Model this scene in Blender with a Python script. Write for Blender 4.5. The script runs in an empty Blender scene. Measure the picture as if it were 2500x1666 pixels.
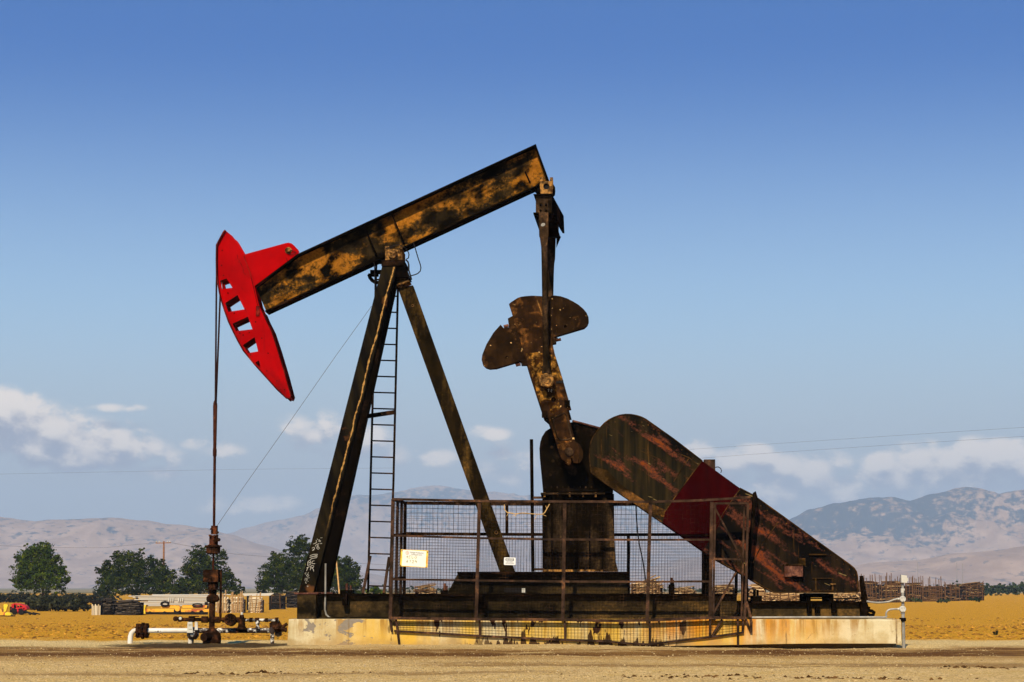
import bpy, bmesh, math, random
from math import radians as R, sin, cos, tan, pi
from mathutils import Vector as V, Matrix, noise
from mathutils.geometry import tessellate_polygon

sc = bpy.context.scene
COL = sc.collection
rnd = random.Random(7)

# ------------------------------------------------------------------ camera
F = 5040.0
PSI, TH = R(1.8), R(6.81)
RIGHT = V((cos(PSI), sin(PSI), 0))
FWD = V((-sin(PSI) * cos(TH), cos(PSI) * cos(TH), sin(TH)))
UP = RIGHT.cross(FWD)
CAM = V((36 * sin(PSI), -1.5 - 36 * cos(PSI), 0))


def ray(px, py):
    return FWD + RIGHT * ((px - 1250) / F) + UP * ((833 - py) / F)


_d = ray(1250, 1578)
CAM.z = -_d.z * ((-1.5 - CAM.y) / _d.y)


def at(px, py, Y):
    d = ray(px, py)
    return CAM + d * ((Y - CAM.y) / d.y)


def at_plane(px, py, p0, n):
    d = ray(px, py)
    return CAM + d * ((p0 - CAM).dot(n) / d.dot(n))


def zc(s, ox, oy):
    return lambda x, y: (x / s + ox, y / s + oy)


cam_d = bpy.data.cameras.new('camera')
cam_o = bpy.data.objects.new('camera', cam_d)
COL.objects.link(cam_o)
cam_o.matrix_world = Matrix.Translation(CAM) @ Matrix((RIGHT, UP, -FWD)).transposed().to_4x4()
cam_d.sensor_width = 36
cam_d.lens = 36 * F / 2500
cam_d.clip_start, cam_d.clip_end = 0.5, 60000
sc.camera = cam_o


def sstep(a, b, x):
    t = max(0, min(1, (x - a) / (b - a)))
    return t * t * (3 - 2 * t)


# ------------------------------------------------------------------ terrain height
def fbm(x, y, z=0.0, o=4):
    return noise.fractal(V((x, y, z)), 1.0, 2.0, o)


def rut(x, y, yc, w, wob, sd):
    c = yc + wob * noise.noise(V((x * .13, sd, 0)))
    return math.exp(-((y - c) / w) ** 2)


def ground_z(x, y):
    d = y - CAM.y
    z = -.9 * sstep(42, 115, d)
    near = (1 - sstep(45, 70, d)) * (1 - sstep(14, 24, abs(x)))
    if near > 0 and y > -30:
        a = .022 * fbm(x * .9, y * .9, 3) + .012 * fbm(x * 4, y * 4, 8, 3)
        a += .09 * sstep(.05, .6, fbm(x * .22 + 5, y * .35, 1)) * math.exp(-((y + .2) / 1.3) ** 2) * sstep(5.0, 6.2, abs(x + .4))
        a -= .045 * rut(x, y, -5.9, .42, 1.1, 3) + .03 * rut(x, y, -10.2, .35, .9, 9)
        a += .03 * rut(x, y, -4.9, .35, 1.1, 3)
        # gravel banked against the pad, washed out at its right end
        a += .03 * math.exp(-((y + 2.0) / .5) ** 2) * sstep(-4.6, -3.4, x) * (1 - sstep(3.8, 4.6, x))
        a -= .085 * math.exp(-((y + 1.7) / .65) ** 2) * sstep(1.0, 4.6, x) * (1 - sstep(6.9, 7.6, x))
        z += a * near
    elif d < 700:
        z += .10 * fbm(x * .05, y * .05, 2) * sstep(45, 90, d)
    return z


def ground_hit(px, py):
    d = ray(px, py)
    t0, t = 15.0, 16.0
    while t < 3000:
        p = CAM + d * t
        if p.z < ground_z(p.x, p.y):
            return p
        t *= 1.01
    return CAM + d * t


# ------------------------------------------------------------------ mesh builder
class MB:
    def __init__(self):
        self.v, self.f, self.uv = [], [], {}

    def add(self, vs, fs):
        b = len(self.v)
        self.v += [V(p) for p in vs]
        self.f += [tuple(i + b for i in f) for f in fs]
        return self

    def hexa(self, q0, q1):
        return self.add(list(q0) + list(q1), [(0, 1, 2, 3), (7, 6, 5, 4), (0, 4, 5, 1), (1, 5, 6, 2), (2, 6, 7, 3), (3, 7, 4, 0)])

    def box(self, x0, x1, y0, y1, z0, z1):
        return self.hexa([(x0, y0, z0), (x1, y0, z0), (x1, y0, z1), (x0, y0, z1)], [(x0, y1, z0), (x1, y1, z0), (x1, y1, z1), (x0, y1, z1)])

    def pbox(self, px0, py0, px1, py1, y0, y1):
        a, b = at(px0, py1, y0), at(px1, py0, y0)
        return self.box(a.x, b.x, y0, y1, a.z, b.z)

    def prism(self, xz, y0, y1, holes=()):
        loops = [list(xz)] + [list(h) for h in holes]
        flat = [p for l in loops for p in l]
        tris = tessellate_polygon([[V((p[0], p[1], 0)) for p in l] for l in loops])
        n = len(flat)
        fs = [tuple(t) for t in tris] + [tuple(i + n for i in reversed(t)) for t in tris]
        b = 0
        for l in loops:
            m = len(l)
            for i in range(m):
                j = (i + 1) % m
                fs.append((b + i, b + j, b + j + n, b + i + n))
            b += m
        return self.add([(p[0], y0, p[1]) for p in flat] + [(p[0], y1, p[1]) for p in flat], fs)

    def pprism(self, pts, y0, y1, holes=()):
        return self.prism(XZ(pts, y0), y0, y1, [XZ(h, y0) for h in holes])

    def strip(self, pts, t, y0, y1):
        """a bent plate: polyline in XZ, thickness t to its left, spanning y0..y1"""
        out = []
        n = len(pts)
        P = [V((p[0], p[1])) for p in pts]
        for i in range(n):
            d = (P[min(i + 1, n - 1)] - P[max(i - 1, 0)]).normalized()
            out.append(P[i] + V((-d.y, d.x)) * t)
        for i in range(n - 1):
            q = [P[i], P[i + 1], out[i + 1], out[i]]
            self.hexa([(p.x, y0, p.y) for p in q], [(p.x, y1, p.y) for p in q])
        return self

    def tube(self, pts, r, n=8, caps=True):
        pts = [V(p) for p in pts]
        m = len(pts)
        rs = r if isinstance(r, (list, tuple)) else [r] * m
        t0 = (pts[1] - pts[0]).normalized()
        ref = V((0, 0, 1)) if abs(t0.z) < .9 else V((1, 0, 0))
        u = t0.cross(ref).normalized()
        vs, fs = [], []
        for i in range(m):
            a = pts[min(i + 1, m - 1)] - pts[max(i - 1, 0)]
            t = a.normalized() if a.length > 1e-9 else t0
            if t.length < 1e-9:
                t = t0
            u = (u - t * u.dot(t))
            u = u.normalized() if u.length > 1e-6 else t.orthogonal().normalized()
            w = t.cross(u)
            t0 = t
            for k in range(n):
                a = 2 * pi * k / n + (pi / 4 if n == 4 else 0)
                vs.append(pts[i] + (u * cos(a) + w * sin(a)) * rs[i])
        for i in range(m - 1):
            for k in range(n):
                k2 = (k + 1) % n
                fs.append((i * n + k, i * n + k2, i * n + n + k2, i * n + n + k))
        if caps:
            fs.append(tuple(reversed(range(n))))
            fs.append(tuple(range((m - 1) * n, m * n)))
        return self.add(vs, fs)

    def cyl(self, a, b, r, n=16):
        return self.tube([a, b], r, n)

    def lathe(self, base, axis, prof, n=20):
        """prof: list of (offset along axis, radius)"""
        base, axis = V(base), V(axis).normalized()
        u = axis.orthogonal().normalized()
        w = axis.cross(u)
        vs, fs = [], []
        for o, r in prof:
            for k in range(n):
                a = 2 * pi * k / n
                vs.append(base + axis * o + (u * cos(a) + w * sin(a)) * max(r, 1e-4))
        for i in range(len(prof) - 1):
            for k in range(n):
                k2 = (k + 1) % n
                fs.append((i * n + k, i * n + k2, i * n + n + k2, i * n + n + k))
        fs.append(tuple(reversed(range(n))))
        fs.append(tuple(range((len(prof) - 1) * n, len(prof) * n)))
        return self.add(vs, fs)

    def mesh(self, name, off=V((0, 0, 0)), recalc=True, smooth=35):
        me = bpy.data.meshes.new(name)
        me.from_pydata([p - off for p in self.v], [], self.f)
        if self.uv:
            l = me.uv_layers.new(name='uv')
            for poly in me.polygons:
                c = self.uv.get(tuple(poly.vertices))
                if c:
                    for k, li in enumerate(poly.loop_indices):
                        l.data[li].uv = c[k]
        if recalc:
            bm = bmesh.new()
            bm.from_mesh(me)
            bmesh.ops.recalc_face_normals(bm, faces=bm.faces)
            bm.to_mesh(me)
            bm.free()
        if smooth:
            me.polygons.foreach_set('use_smooth', [True] * len(me.polygons))
            me.set_sharp_from_angle(angle=R(smooth))
        me.update()
        return me


def XZ(pts, Y):
    return [(p.x, p.z) for p in (at(a, b, Y) for a, b in pts)]


OFF = {}


def thing(name, label, cat, loc=(0, 0, 0), group=None):
    o = bpy.data.objects.new(name, None)
    o.empty_display_size = .2
    COL.objects.link(o)
    o.location = loc
    OFF[o.name] = V(loc)
    o['label'], o['category'] = label, cat
    if group:
        o['group'] = group
    return o


def part(name, mb, mat, parent, label=None, smooth=35, recalc=True):
    off = OFF[parent.name]
    o = bpy.data.objects.new(name, mb.mesh(name, off, recalc, smooth))
    o.data.materials.append(mat)
    COL.objects.link(o)
    o.parent = parent
    OFF[o.name] = off
    if label:
        o['label'] = label
    return o


def parts(name, mb, mat, parent):
    """one part per separate piece of mb"""
    root = list(range(len(mb.v)))

    def find(i):
        while root[i] != i:
            root[i] = root[root[i]]
            i = root[i]
        return i
    for f in mb.f:
        r0 = find(f[0])
        for i in f[1:]:
            root[find(i)] = r0
    groups = {}
    for f in mb.f:
        groups.setdefault(find(f[0]), []).append(f)
    out = []
    for fs in groups.values():
        ids = sorted({i for f in fs for i in f})
        mp = {v: n for n, v in enumerate(ids)}
        out.append(part(name, MB().add([mb.v[i] for i in ids], [tuple(mp[i] for i in f) for f in fs]), mat, parent))
    return out


def single(name, mb, mat, label, cat, loc, group=None, smooth=35):
    loc = V(loc)
    o = bpy.data.objects.new(name, mb.mesh(name, loc, True, smooth))
    o.data.materials.append(mat)
    COL.objects.link(o)
    o.location = loc
    o['label'], o['category'] = label, cat
    if group:
        o['group'] = group
    return o


def setting(name, me, mat, kind='structure'):
    o = bpy.data.objects.new(name, me)
    if mat:
        me.materials.append(mat)
    COL.objects.link(o)
    o['kind'] = kind
    return o


# ------------------------------------------------------------------ materials
class N:
    """small node helper"""

    def __init__(self, name):
        self.m = bpy.data.materials.new(name)
        self.m.use_nodes = True
        self.t = self.m.node_tree
        self.b = self.t.nodes['Principled BSDF']
        self.out = self.t.nodes['Material Output']

    def n(self, typ, **kw):
        nd = self.t.nodes.new(typ)
        for k, v in kw.items():
            if k.startswith('_'):
                setattr(nd, k[1:], v)
        return nd

    def link(self, a, b):
        self.t.links.new(a, b)

    def pos(self, scale=(1, 1, 1), rot=(0, 0, 0), obj=False):
        if obj:
            s = self.n('ShaderNodeTexCoord').outputs['Object']
        else:
            s = self.n('ShaderNodeNewGeometry').outputs['Position']
        r = self.n('ShaderNodeVectorRotate', _rotation_type='EULER_XYZ')
        r.inputs['Rotation'].default_value = rot
        self.link(s, r.inputs['Vector'])
        m = self.n('ShaderNodeVectorMath', _operation='MULTIPLY')
        self.link(r.outputs[0], m.inputs[0])
        m.inputs[1].default_value = scale
        return m.outputs[0]

    def noise(self, vec, scale, detail=4, rough=.55, dist=0.0):
        nd = self.n('ShaderNodeTexNoise')
        self.link(vec, nd.inputs['Vector'])
        nd.inputs['Scale'].default_value = scale
        nd.inputs['Detail'].default_value = detail
        nd.inputs['Roughness'].default_value = rough
        nd.inputs['Distortion'].default_value = dist
        return nd.outputs['Fac']

    def ramp(self, fac, a, b, lo=0.0, hi=1.0):
        nd = self.n('ShaderNodeMapRange', _interpolation_type='SMOOTHSTEP')
        self.link(fac, nd.inputs['Value'])
        for i, v in zip(range(1, 5), (a, b, lo, hi)):
            nd.inputs[i].default_value = v
        return nd.outputs[0]

    def math(self, op, a, b=None, clamp=False):
        nd = self.n('ShaderNodeMath', _operation=op, _use_clamp=clamp)
        for i, v in enumerate((a, b)):
            if v is None:
                continue
            if isinstance(v, (int, float)):
                nd.inputs[i].default_value = v
            else:
                self.link(v, nd.inputs[i])
        return nd.outputs[0]

    def mix(self, fac, a, b, mode='MIX'):
        nd = self.n('ShaderNodeMix', _data_type='RGBA', _blend_type=mode)
        for i, v in ((0, fac), (6, a), (7, b)):
            if isinstance(v, (int, float)):
                nd.inputs[i].default_value = v
            elif isinstance(v, (tuple, list)):
                nd.inputs[i].default_value = (*v[:3], 1)
            else:
                self.link(v, nd.inputs[i])
        return nd.outputs[2]

    def bump(self, h, strength=.4, dist=.02):
        nd = self.n('ShaderNodeBump')
        nd.inputs['Strength'].default_value = strength
        nd.inputs['Distance'].default_value = dist
        self.link(h, nd.inputs['Height'])
        self.link(nd.outputs[0], self.b.inputs['Normal'])

    def done(self, col, rough=.6, metal=0.0, spec=.3):
        if isinstance(col, (tuple, list)):
            self.b.inputs['Base Color'].default_value = (*col[:3], 1)
        else:
            self.link(col, self.b.inputs['Base Color'])
        if isinstance(rough, (int, float)):
            self.b.inputs['Roughness'].default_value = rough
        else:
            self.link(rough, self.b.inputs['Roughness'])
        self.b.inputs['Metallic'].default_value = metal
        self.b.inputs['Specular IOR Level'].default_value = spec
        return self.m

    def island(self):
        return self.n('ShaderNodeNewGeometry').outputs['Random Per Island']

    def xyz(self, vec):
        nd = self.n('ShaderNodeSeparateXYZ')
        self.link(vec, nd.inputs[0])
        return nd.outputs


def rusty(name, dark=(.010, .008, .006), mid=(.045, .028, .012), orange=(.30, .13, .025), amt=.5, sc1=1.4, stretch=(1, 1, 1), rot=(0, 0, 0), speck=.0, rough=.6, edge=.08, void=.0):
    dark, mid = [(c_[0] * .50, c_[1] * .41, c_[2] * .27) for c_ in (dark, mid)]
    k = N(name)
    p = k.pos(stretch, rot)
    q = k.pos()
    fine = k.noise(q, 22, 5, .65)
    med = k.noise(q, 5, 5, .6)
    big = k.noise(p, sc1, 4, .6, .3)
    f1 = k.math('ADD', big, k.math('ADD', k.math('MULTIPLY', k.math('SUBTRACT', fine, .5), .30), k.math('MULTIPLY', k.math('SUBTRACT', med, .5), .22)))
    run = k.noise(k.pos((7, 7, .55)), 1.0, 4, .6)
    c = k.mix(k.ramp(med, .30, .70), dark, mid)
    c = k.mix(k.ramp(run, .60, .42, 0, .55), c, dark)
    o = k.mix(k.ramp(fine, .3, .7), tuple(v * .5 for v in orange), orange)
    halo = (orange[0] * .24 + mid[0] * .3, orange[1] * .28 + mid[1] * .3, orange[2] * .4 + mid[2] * .3)
    t = 1 - amt
    c = k.mix(k.ramp(f1, t - .05 - edge, t + .03), c, halo)
    c = k.mix(k.ramp(f1, t - .01, t + .06 + edge), c, o)
    c = k.mix(k.ramp(run, .66, .80, 0, .5), c, halo)
    if void:
        b2 = k.noise(p, sc1 * 1.7, 3, .5, .2)
        c = k.mix(k.ramp(k.math('ADD', b2, k.math('MULTIPLY', k.math('SUBTRACT', fine, .5), .25)), .60 - void * .2, .72 - void * .2), c, tuple(v * .6 for v in dark))
    if speck:
        s = k.noise(q, 14, 3, .5)
        c = k.mix(k.ramp(s, .72 - speck, .76 - speck), c, (.55, .33, .12))
    k.bump(fine, .25, .01)
    return k.done(c, rough, 0, .0)


M = {}
M['beam'] = rusty('beam steel', (.010, .008, .006), (.060, .045, .025), (.31, .112, .011), .497, 1.05, (1, 1, 1.7), (0, R(24.8), 0), void=.5, edge=.02)
M['black'] = rusty('black steel', (.004, .003, .002), (.010, .007, .005), (.060, .024, .008), .34, 1.6)
M['skid'] = rusty('oily skid steel', (.010, .009, .007), (.042, .034, .02), (.13, .068, .018), .45, .55, (1, 1, 2.2))
M['riser'] = rusty('gearbox riser steel', (.005, .004, .003), (.018, .012, .006), (.085, .045, .016), .40, 2.2, (1.6, 1.6, .25))
M['gearbox'] = rusty('gearbox paint', (.004, .003, .002), (.012, .009, .006), (.075, .034, .011), .33, 2.0)
M['crank'] = rusty('crank rust', (.020, .012, .008), (.08, .04, .02), (.30, .10, .016), .345, 5.5, speck=.03)
M['crank_hot'] = rusty('golden crank rust', (.018, .009, .004), (.085, .036, .010), (.40, .165, .022), .44, 7.5, edge=.05)
M['weight'] = rusty('counterweight rust', (.018, .011, .007), (.06, .034, .017), (.24, .085, .018), .30, 4.2, speck=.03)
M['pitman'] = rusty('pitman steel', (.012, .009, .006), (.038, .026, .015), (.14, .066, .024), .40, 3.0, (1, 1, .4))
M['bearing'] = rusty('bearing rust', (.022, .010, .005), (.10, .045, .015), (.42, .19, .045), .50, 9)
M['fence'] = rusty('rusty fence steel', (.030, .022, .02), (.11, .07, .06), (.15, .066, .028), .45, 3.5)
M['wire'] = rusty('mesh wire', (.012, .007, .004), (.035, .019, .010), (.11, .05, .02), .40, 5)
M['wellhead'] = rusty('wellhead iron', (.014, .009, .008), (.06, .030, .02), (.15, .048, .014), .42, 8)
M['legs'] = rusty('leg steel', (.010, .008, .005), (.035, .024, .010), (.15, .070, .013), .36, 1.6, (2.5, 1, .5))
M['box'] = rusty('rusty box', (.07, .028, .016), (.13, .05, .03), (.20, .08, .045), .5, 6)


M['rodrust'] = rusty('rod rust', (.036, .014, .010), (.11, .036, .026), (.14, .04, .014), .45, 6)


def leg_mat():
    k = N('front leg steel')
    uv = k.n('ShaderNodeUVMap').outputs[0]
    x = k.xyz(uv)
    q = k.pos()
    fine = k.noise(q, 24, 4, .6)
    p = k.pos((3, 1, .5), (0, R(14), 0))
    big = k.noise(p, 1.8, 4, .6)
    c = k.mix(k.ramp(big, .4, .7), (.004, .003, .002), (.016, .011, .0045))
    c = k.mix(k.ramp(k.noise(q, 2.2, 3), .62, .70), c, (.085, .032, .010))
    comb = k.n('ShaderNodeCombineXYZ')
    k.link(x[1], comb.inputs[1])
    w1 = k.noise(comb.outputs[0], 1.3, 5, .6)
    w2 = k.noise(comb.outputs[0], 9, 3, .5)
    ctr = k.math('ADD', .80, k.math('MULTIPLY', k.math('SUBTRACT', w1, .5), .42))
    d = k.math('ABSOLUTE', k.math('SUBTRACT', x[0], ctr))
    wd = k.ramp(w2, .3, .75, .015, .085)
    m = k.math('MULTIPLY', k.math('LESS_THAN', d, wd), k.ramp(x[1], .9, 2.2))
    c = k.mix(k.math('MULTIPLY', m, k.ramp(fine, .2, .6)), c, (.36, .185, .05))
    k.bump(fine, .2, .01)
    return k.done(c, .6, 0, .0)


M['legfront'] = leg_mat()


def guard_mat(name, base_a, base_b, scuff, thr):
    k = N(name)
    v = k.noise(k.pos((9, 1, .45)), 1.0, 4, .6)
    c = k.mix(k.ramp(v, .36, .66), base_a, base_b)
    big = k.noise(k.pos(), .9, 3, .5)
    c = k.mix(k.ramp(big, .40, .58), c, (.003, .0025, .002))
    ax = k.pos((.55, 1, 2.6), (0, R(-36), 0))
    s1 = k.noise(ax, 1.9, 4, .55, .2)
    fine = k.noise(k.pos(), 26, 4, .65)
    f = k.math('ADD', s1, k.math('MULTIPLY', k.math('SUBTRACT', fine, .5), .42))
    c = k.mix(k.ramp(f, thr - .06, thr + .08), c, tuple(v * .35 + .01 for v in scuff))
    c = k.mix(k.ramp(f, thr + .02, thr + .17), c, scuff)
    run = k.noise(k.pos((14, 1, .8)), 1.0, 3, .6)
    c = k.mix(k.ramp(run, .62, .78, 0, .6), c, (.10, .045, .010))
    scr = k.noise(k.pos((1.2, 1, 9), (0, R(-20), 0)), 2.5, 2, .4)
    c = k.mix(k.ramp(scr, .735, .755), c, (.16, .11, .04))
    k.bump(fine, .12, .006)
    return k.done(c, .6, 0, .0)


M['guard_up'] = guard_mat('upper guard paint', (.007, .006, .0035), (.027, .017, .006), (.15, .032, .006), .60)
M['guard_low'] = guard_mat('lower guard paint', (.005, .004, .003), (.017, .010, .0045), (.15, .030, .006), .55)
M['guard_rim'] = rusty('guard rim', (.018, .012, .006), (.06, .036, .012), (.16, .065, .014), .46, 3)
k = N('dark red guard panel')
c = k.mix(k.ramp(k.noise(k.pos((3, 1, .6)), 1.2, 4), .35, .7), (.014, .0007, .0008), (.027, .0012, .0013))
c = k.mix(k.ramp(k.noise(k.pos((7, 1, .5)), 1.4, 4, .6), .56, .74, 0, .6), c, (.010, .002, .0015))
c = k.mix(k.ramp(k.noise(k.pos(), 20, 4), .62, .8), c, (.03, .003, .003))
M['guard_red'] = k.done(c, .6, 0, .0)

k = N('red paint')
q = k.pos()
big = k.noise(q, 1.3, 4, .6)
fine = k.noise(q, 24, 4, .65)
c = k.mix(k.ramp(big, .35, .68), (.36, .0004, .001), (.24, .0004, .001))
c = k.mix(k.ramp(k.noise(q, 5, 5, .7), .58, .76), c, (.20, .002, .003))
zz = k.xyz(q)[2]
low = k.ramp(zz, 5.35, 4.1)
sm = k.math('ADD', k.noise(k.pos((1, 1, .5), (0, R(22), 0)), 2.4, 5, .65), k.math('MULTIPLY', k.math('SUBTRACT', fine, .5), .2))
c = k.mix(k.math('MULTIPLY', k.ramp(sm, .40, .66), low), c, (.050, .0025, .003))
run = k.noise(k.pos((11, 11, .6)), 1.0, 4, .6)
c = k.mix(k.ramp(run, .60, .74, 0, .6), c, (.12, .002, .003))
c = k.mix(k.ramp(k.noise(k.pos((4, 1, .7), (0, R(20), 0)), 4, 3, .5), .69, .74), c, (.06, .003, .003))
k.bump(k.noise(q, 18, 3), .08, .006)
M['red'] = k.done(c, .7, 0, .015)
M['red_dark'] = rusty('red edge', (.05, .003, .004), (.13, .006, .006), (.24, .02, .01), .45, 4)


def plain(name, col, rough=.6, var=.25, sc_=6, metal=0.0, spec=.3, island=False):
    k = N(name)
    f = k.island() if island else k.ramp(k.noise(k.pos(), sc_, 4, .6), .3, .7)
    c = k.mix(f, tuple(v * (1 - var) for v in col), tuple(min(.95, v * (1 + var)) for v in col))
    k.bump(k.noise(k.pos(), 30, 3), .1, .005)
    return k.done(c, rough, metal, spec * .15)


def worn_white(name, amt):
    k = N(name)
    q = k.pos()
    f = k.noise(q, 7, 5, .65)
    c = k.mix(k.ramp(k.noise(q, 3, 3), .3, .7), (.66, .60, .50), (.50, .43, .32))
    c = k.mix(k.ramp(f, .60 - amt, .66 - amt), c, (.03, .016, .010))
    return k.done(c, .45)


M['white_pipe'] = worn_white('worn white paint', -.06)
M['mixed_pipe'] = worn_white('dirty pipe paint', .19)
M['galv'] = plain('galvanised steel', (.26, .235, .19), .5, .25, 8, .2)
M['fitting'] = plain('white fitting', (.50, .455, .36), .5, .08)
M['chalk'] = plain('chalk', (.42, .38, .30), .9, .15, 20)
M['cable'] = plain('black cable', (.012, .010, .009), .6)
M['strand'] = plain('bridle strand', (.020, .007, .005), .6, .4, 30)
M['guy'] = plain('thin cable', (.10, .09, .09), .5)
M['ink'] = plain('ink', (.03, .03, .03), .7)
M['fadeink'] = plain('faded ink', (.26, .22, .11), .8)
M['logo'] = plain('faded logo', (.72, .48, .36), .8)
M['hotwood'] = plain('orange wood', (.50, .30, .11), .8, .3)  # bright orange-brown wood tone
M['polewood'] = plain('pole wood', (.22, .10, .045), .85, .3)


def sticks_mat(name, a, b, c2):
    k = N(name)
    i = k.island()
    c = k.mix(k.ramp(i, 0, .7), a, b)
    c = k.mix(k.ramp(i, .75, 1), c, c2)
    return k.done(c, .85, 0, .15)


M['sticks'] = sticks_mat('brown sticks', (.022, .011, .005), (.115, .052, .016), (.38, .23, .09))
M['darksticks'] = sticks_mat('dark sticks', (.010, .008, .006), (.045, .032, .020), (.13, .095, .06))
M['palesticks'] = sticks_mat('pale sticks', (.34, .24, .12), (.56, .44, .27), (.70, .58, .38))
M['logs'] = sticks_mat('pale logs', (.10, .05, .018), (.38, .22, .085), (.60, .42, .21))
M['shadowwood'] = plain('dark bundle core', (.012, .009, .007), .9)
M['alu'] = plain('aluminium pipe', (.40, .36, .29), .5, .40, 2, .1, .3, True)
k = N('orange yellow paint')
q = k.pos(obj=True)
c = k.mix(k.ramp(k.noise(q, 1.2, 4, .6), .5, .62), (.70, .33, .015), (.36, .075, .012))
M['implement'] = k.done(c, .5)
M['yellow'] = plain('yellow paint', (.72, .48, .03), .5, .2)
M['redmach'] = plain('red machine paint', (.42, .02, .02), .5, .4, 2)
M['rubber'] = plain('dark iron', (.012, .010, .009), .8)


def leaf_mat(name, a, b, hi):
    k = N(name)
    i = k.math('ADD', k.math('MULTIPLY', k.island(), .30), k.math('MULTIPLY', k.ramp(k.noise(k.pos(), 1.1, 3, .6), .34, .66), .70))
    c = k.mix(i, a, b)
    c = k.mix(k.ramp(i, .62, 1), c, hi)  # yellow-green highlights of lit clumps, put into the leaf colour
    k.b.inputs['Subsurface Weight'].default_value = 0
    m = k.done(c, .7, 0, .05)
    tr = k.n('ShaderNodeBsdfTranslucent')
    k.link(c, tr.inputs[0])
    mx = k.n('ShaderNodeMixShader')
    mx.inputs[0].default_value = .25
    k.link(k.b.outputs[0], mx.inputs[1])
    k.link(tr.outputs[0], mx.inputs[2])
    k.link(mx.outputs[0], k.out.inputs['Surface'])
    return m


M['leaf'] = leaf_mat('leaves', (.012, .025, .002), (.060, .088, .003), (.15, .17, .008))
M['leaf2'] = leaf_mat('dark leaves', (.008, .015, .002), (.036, .052, .003), (.11, .115, .007))
M['brush'] = leaf_mat('dry brush', (.012, .012, .006), (.040, .040, .014), (.11, .10, .04))
M['orchard'] = leaf_mat('orchard leaves', (.014, .028, .012), (.040, .062, .022), (.09, .10, .03))
M['bark'] = plain('bark', (.06, .045, .03), .9)


# ------------------------------------------------------------------ sun, sky
SUN_EL, SUN_AZ = R(39), R(11)
S = V((-sin(SUN_AZ) * cos(SUN_EL), -cos(SUN_AZ) * cos(SUN_EL), sin(SUN_EL)))
sl = bpy.data.lights.new('sun', 'SUN')
sl.energy, sl.angle, sl.color = 5.0, R(.5), (1, .89, .70)
so = bpy.data.objects.new('sun', sl)
so.rotation_euler = S.to_track_quat('Z', 'Y').to_euler()
so.location = (-20, -60, 60)
COL.objects.link(so)

W = bpy.data.worlds.new('World')
sc.world = W
W.use_nodes = True
wt = W.node_tree


class WN(N):
    def __init__(self, t):
        self.t = t


w = WN(wt)
gen = w.n('ShaderNodeTexCoord').outputs['Generated']
nz = w.n('ShaderNodeVectorMath', _operation='MULTIPLY')
w.link(gen, nz.inputs[0])
nz.inputs[1].default_value = (1, 1, 3.6)
nn = w.n('ShaderNodeVectorMath', _operation='NORMALIZE')
w.link(nz.outputs[0], nn.inputs[0])
sky = w.n('ShaderNodeTexSky', _sky_type='NISHITA', _sun_disc=False, _sun_elevation=SUN_EL, _sun_rotation=math.atan2(S.x, S.y))
sky.air_density, sky.dust_density, sky.ozone_density, sky.altitude = 1.0, .6, 3.0, 100
w.link(nn.outputs[0], sky.inputs['Vector'])
hs = w.n('ShaderNodeHueSaturation')
hs.inputs['Saturation'].default_value = 1.3
w.link(sky.outputs[0], hs.inputs['Color'])
SKYCOL = w.mix(1.0, hs.outputs[0], (.02, 1.0, 1.46), 'MULTIPLY')
# pale dust layer low in the sky
BGS = .122
el_ = w.xyz(gen)[2]
dust = w.mix(w.ramp(el_, .02, .15), tuple(v * .81 / BGS for v in (.56, .56, .55)), tuple(v * .81 / BGS for v in (.455, .70, .86)))
SKYCOL = w.mix(w.ramp(el_, .265, .075), SKYCOL, dust)

# clouds, laid out over the sky by direction (u = x/y, v = z/y)
gx = w.xyz(gen)
ysafe = w.math('MAXIMUM', gx[1], .02)
u_ = w.math('DIVIDE', gx[0], ysafe)
v_ = w.math('DIVIDE', gx[2], ysafe)
cmb = w.n('ShaderNodeCombineXYZ')
w.link(u_, cmb.inputs[0])
w.link(v_, cmb.inputs[1])
uv = cmb.outputs[0]


def shifted(vec, o, s=(1, 1, 1)):
    m = w.n('ShaderNodeVectorMath', _operation='MULTIPLY_ADD')
    w.link(vec, m.inputs[0])
    m.inputs[1].default_value = s
    m.inputs[2].default_value = o
    return m.outputs[0]


BLOBS = [(18, 990, 60, 40, 1), (30, 1040, 120, 58, 1), (150, 1085, 90, 50, 1), (62, 1008, 50, 36, 1), (20, 1015, 85, 48, 1), (110, 1050, 100, 48, 1), (50, 1085, 200, 42, 1), (255, 1085, 95, 50, .95), (325, 1105, 80, 42, .85),
         (200, 1118, 200, 32, .9), (375, 1150, 55, 24, .7), (285, 995, 62, 11, .62), (478, 1084, 34, 16, .62), (545, 1098, 56, 22, .62),
         (770, 1055, 80, 45, .68), (870, 1075, 90, 55, .62), (960, 1095, 60, 38, .6), (1190, 1058, 55, 18, .7), (1090, 1118, 70, 26, .55), (1235, 1140, 75, 50, .66),
         (1700, 1112, 50, 32, .85), (1830, 1122, 85, 30, 1), (1950, 1140, 130, 36, .85), (2145, 1128, 48, 26, .95), (2300, 1130, 140, 42, .92),
         (2430, 1112, 120, 42, 1), (2490, 1140, 120, 60, 1), (1980, 1190, 330, 46, .72), (2330, 1180, 300, 50, .85), (620, 1235, 130, 32, .5)]


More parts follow.
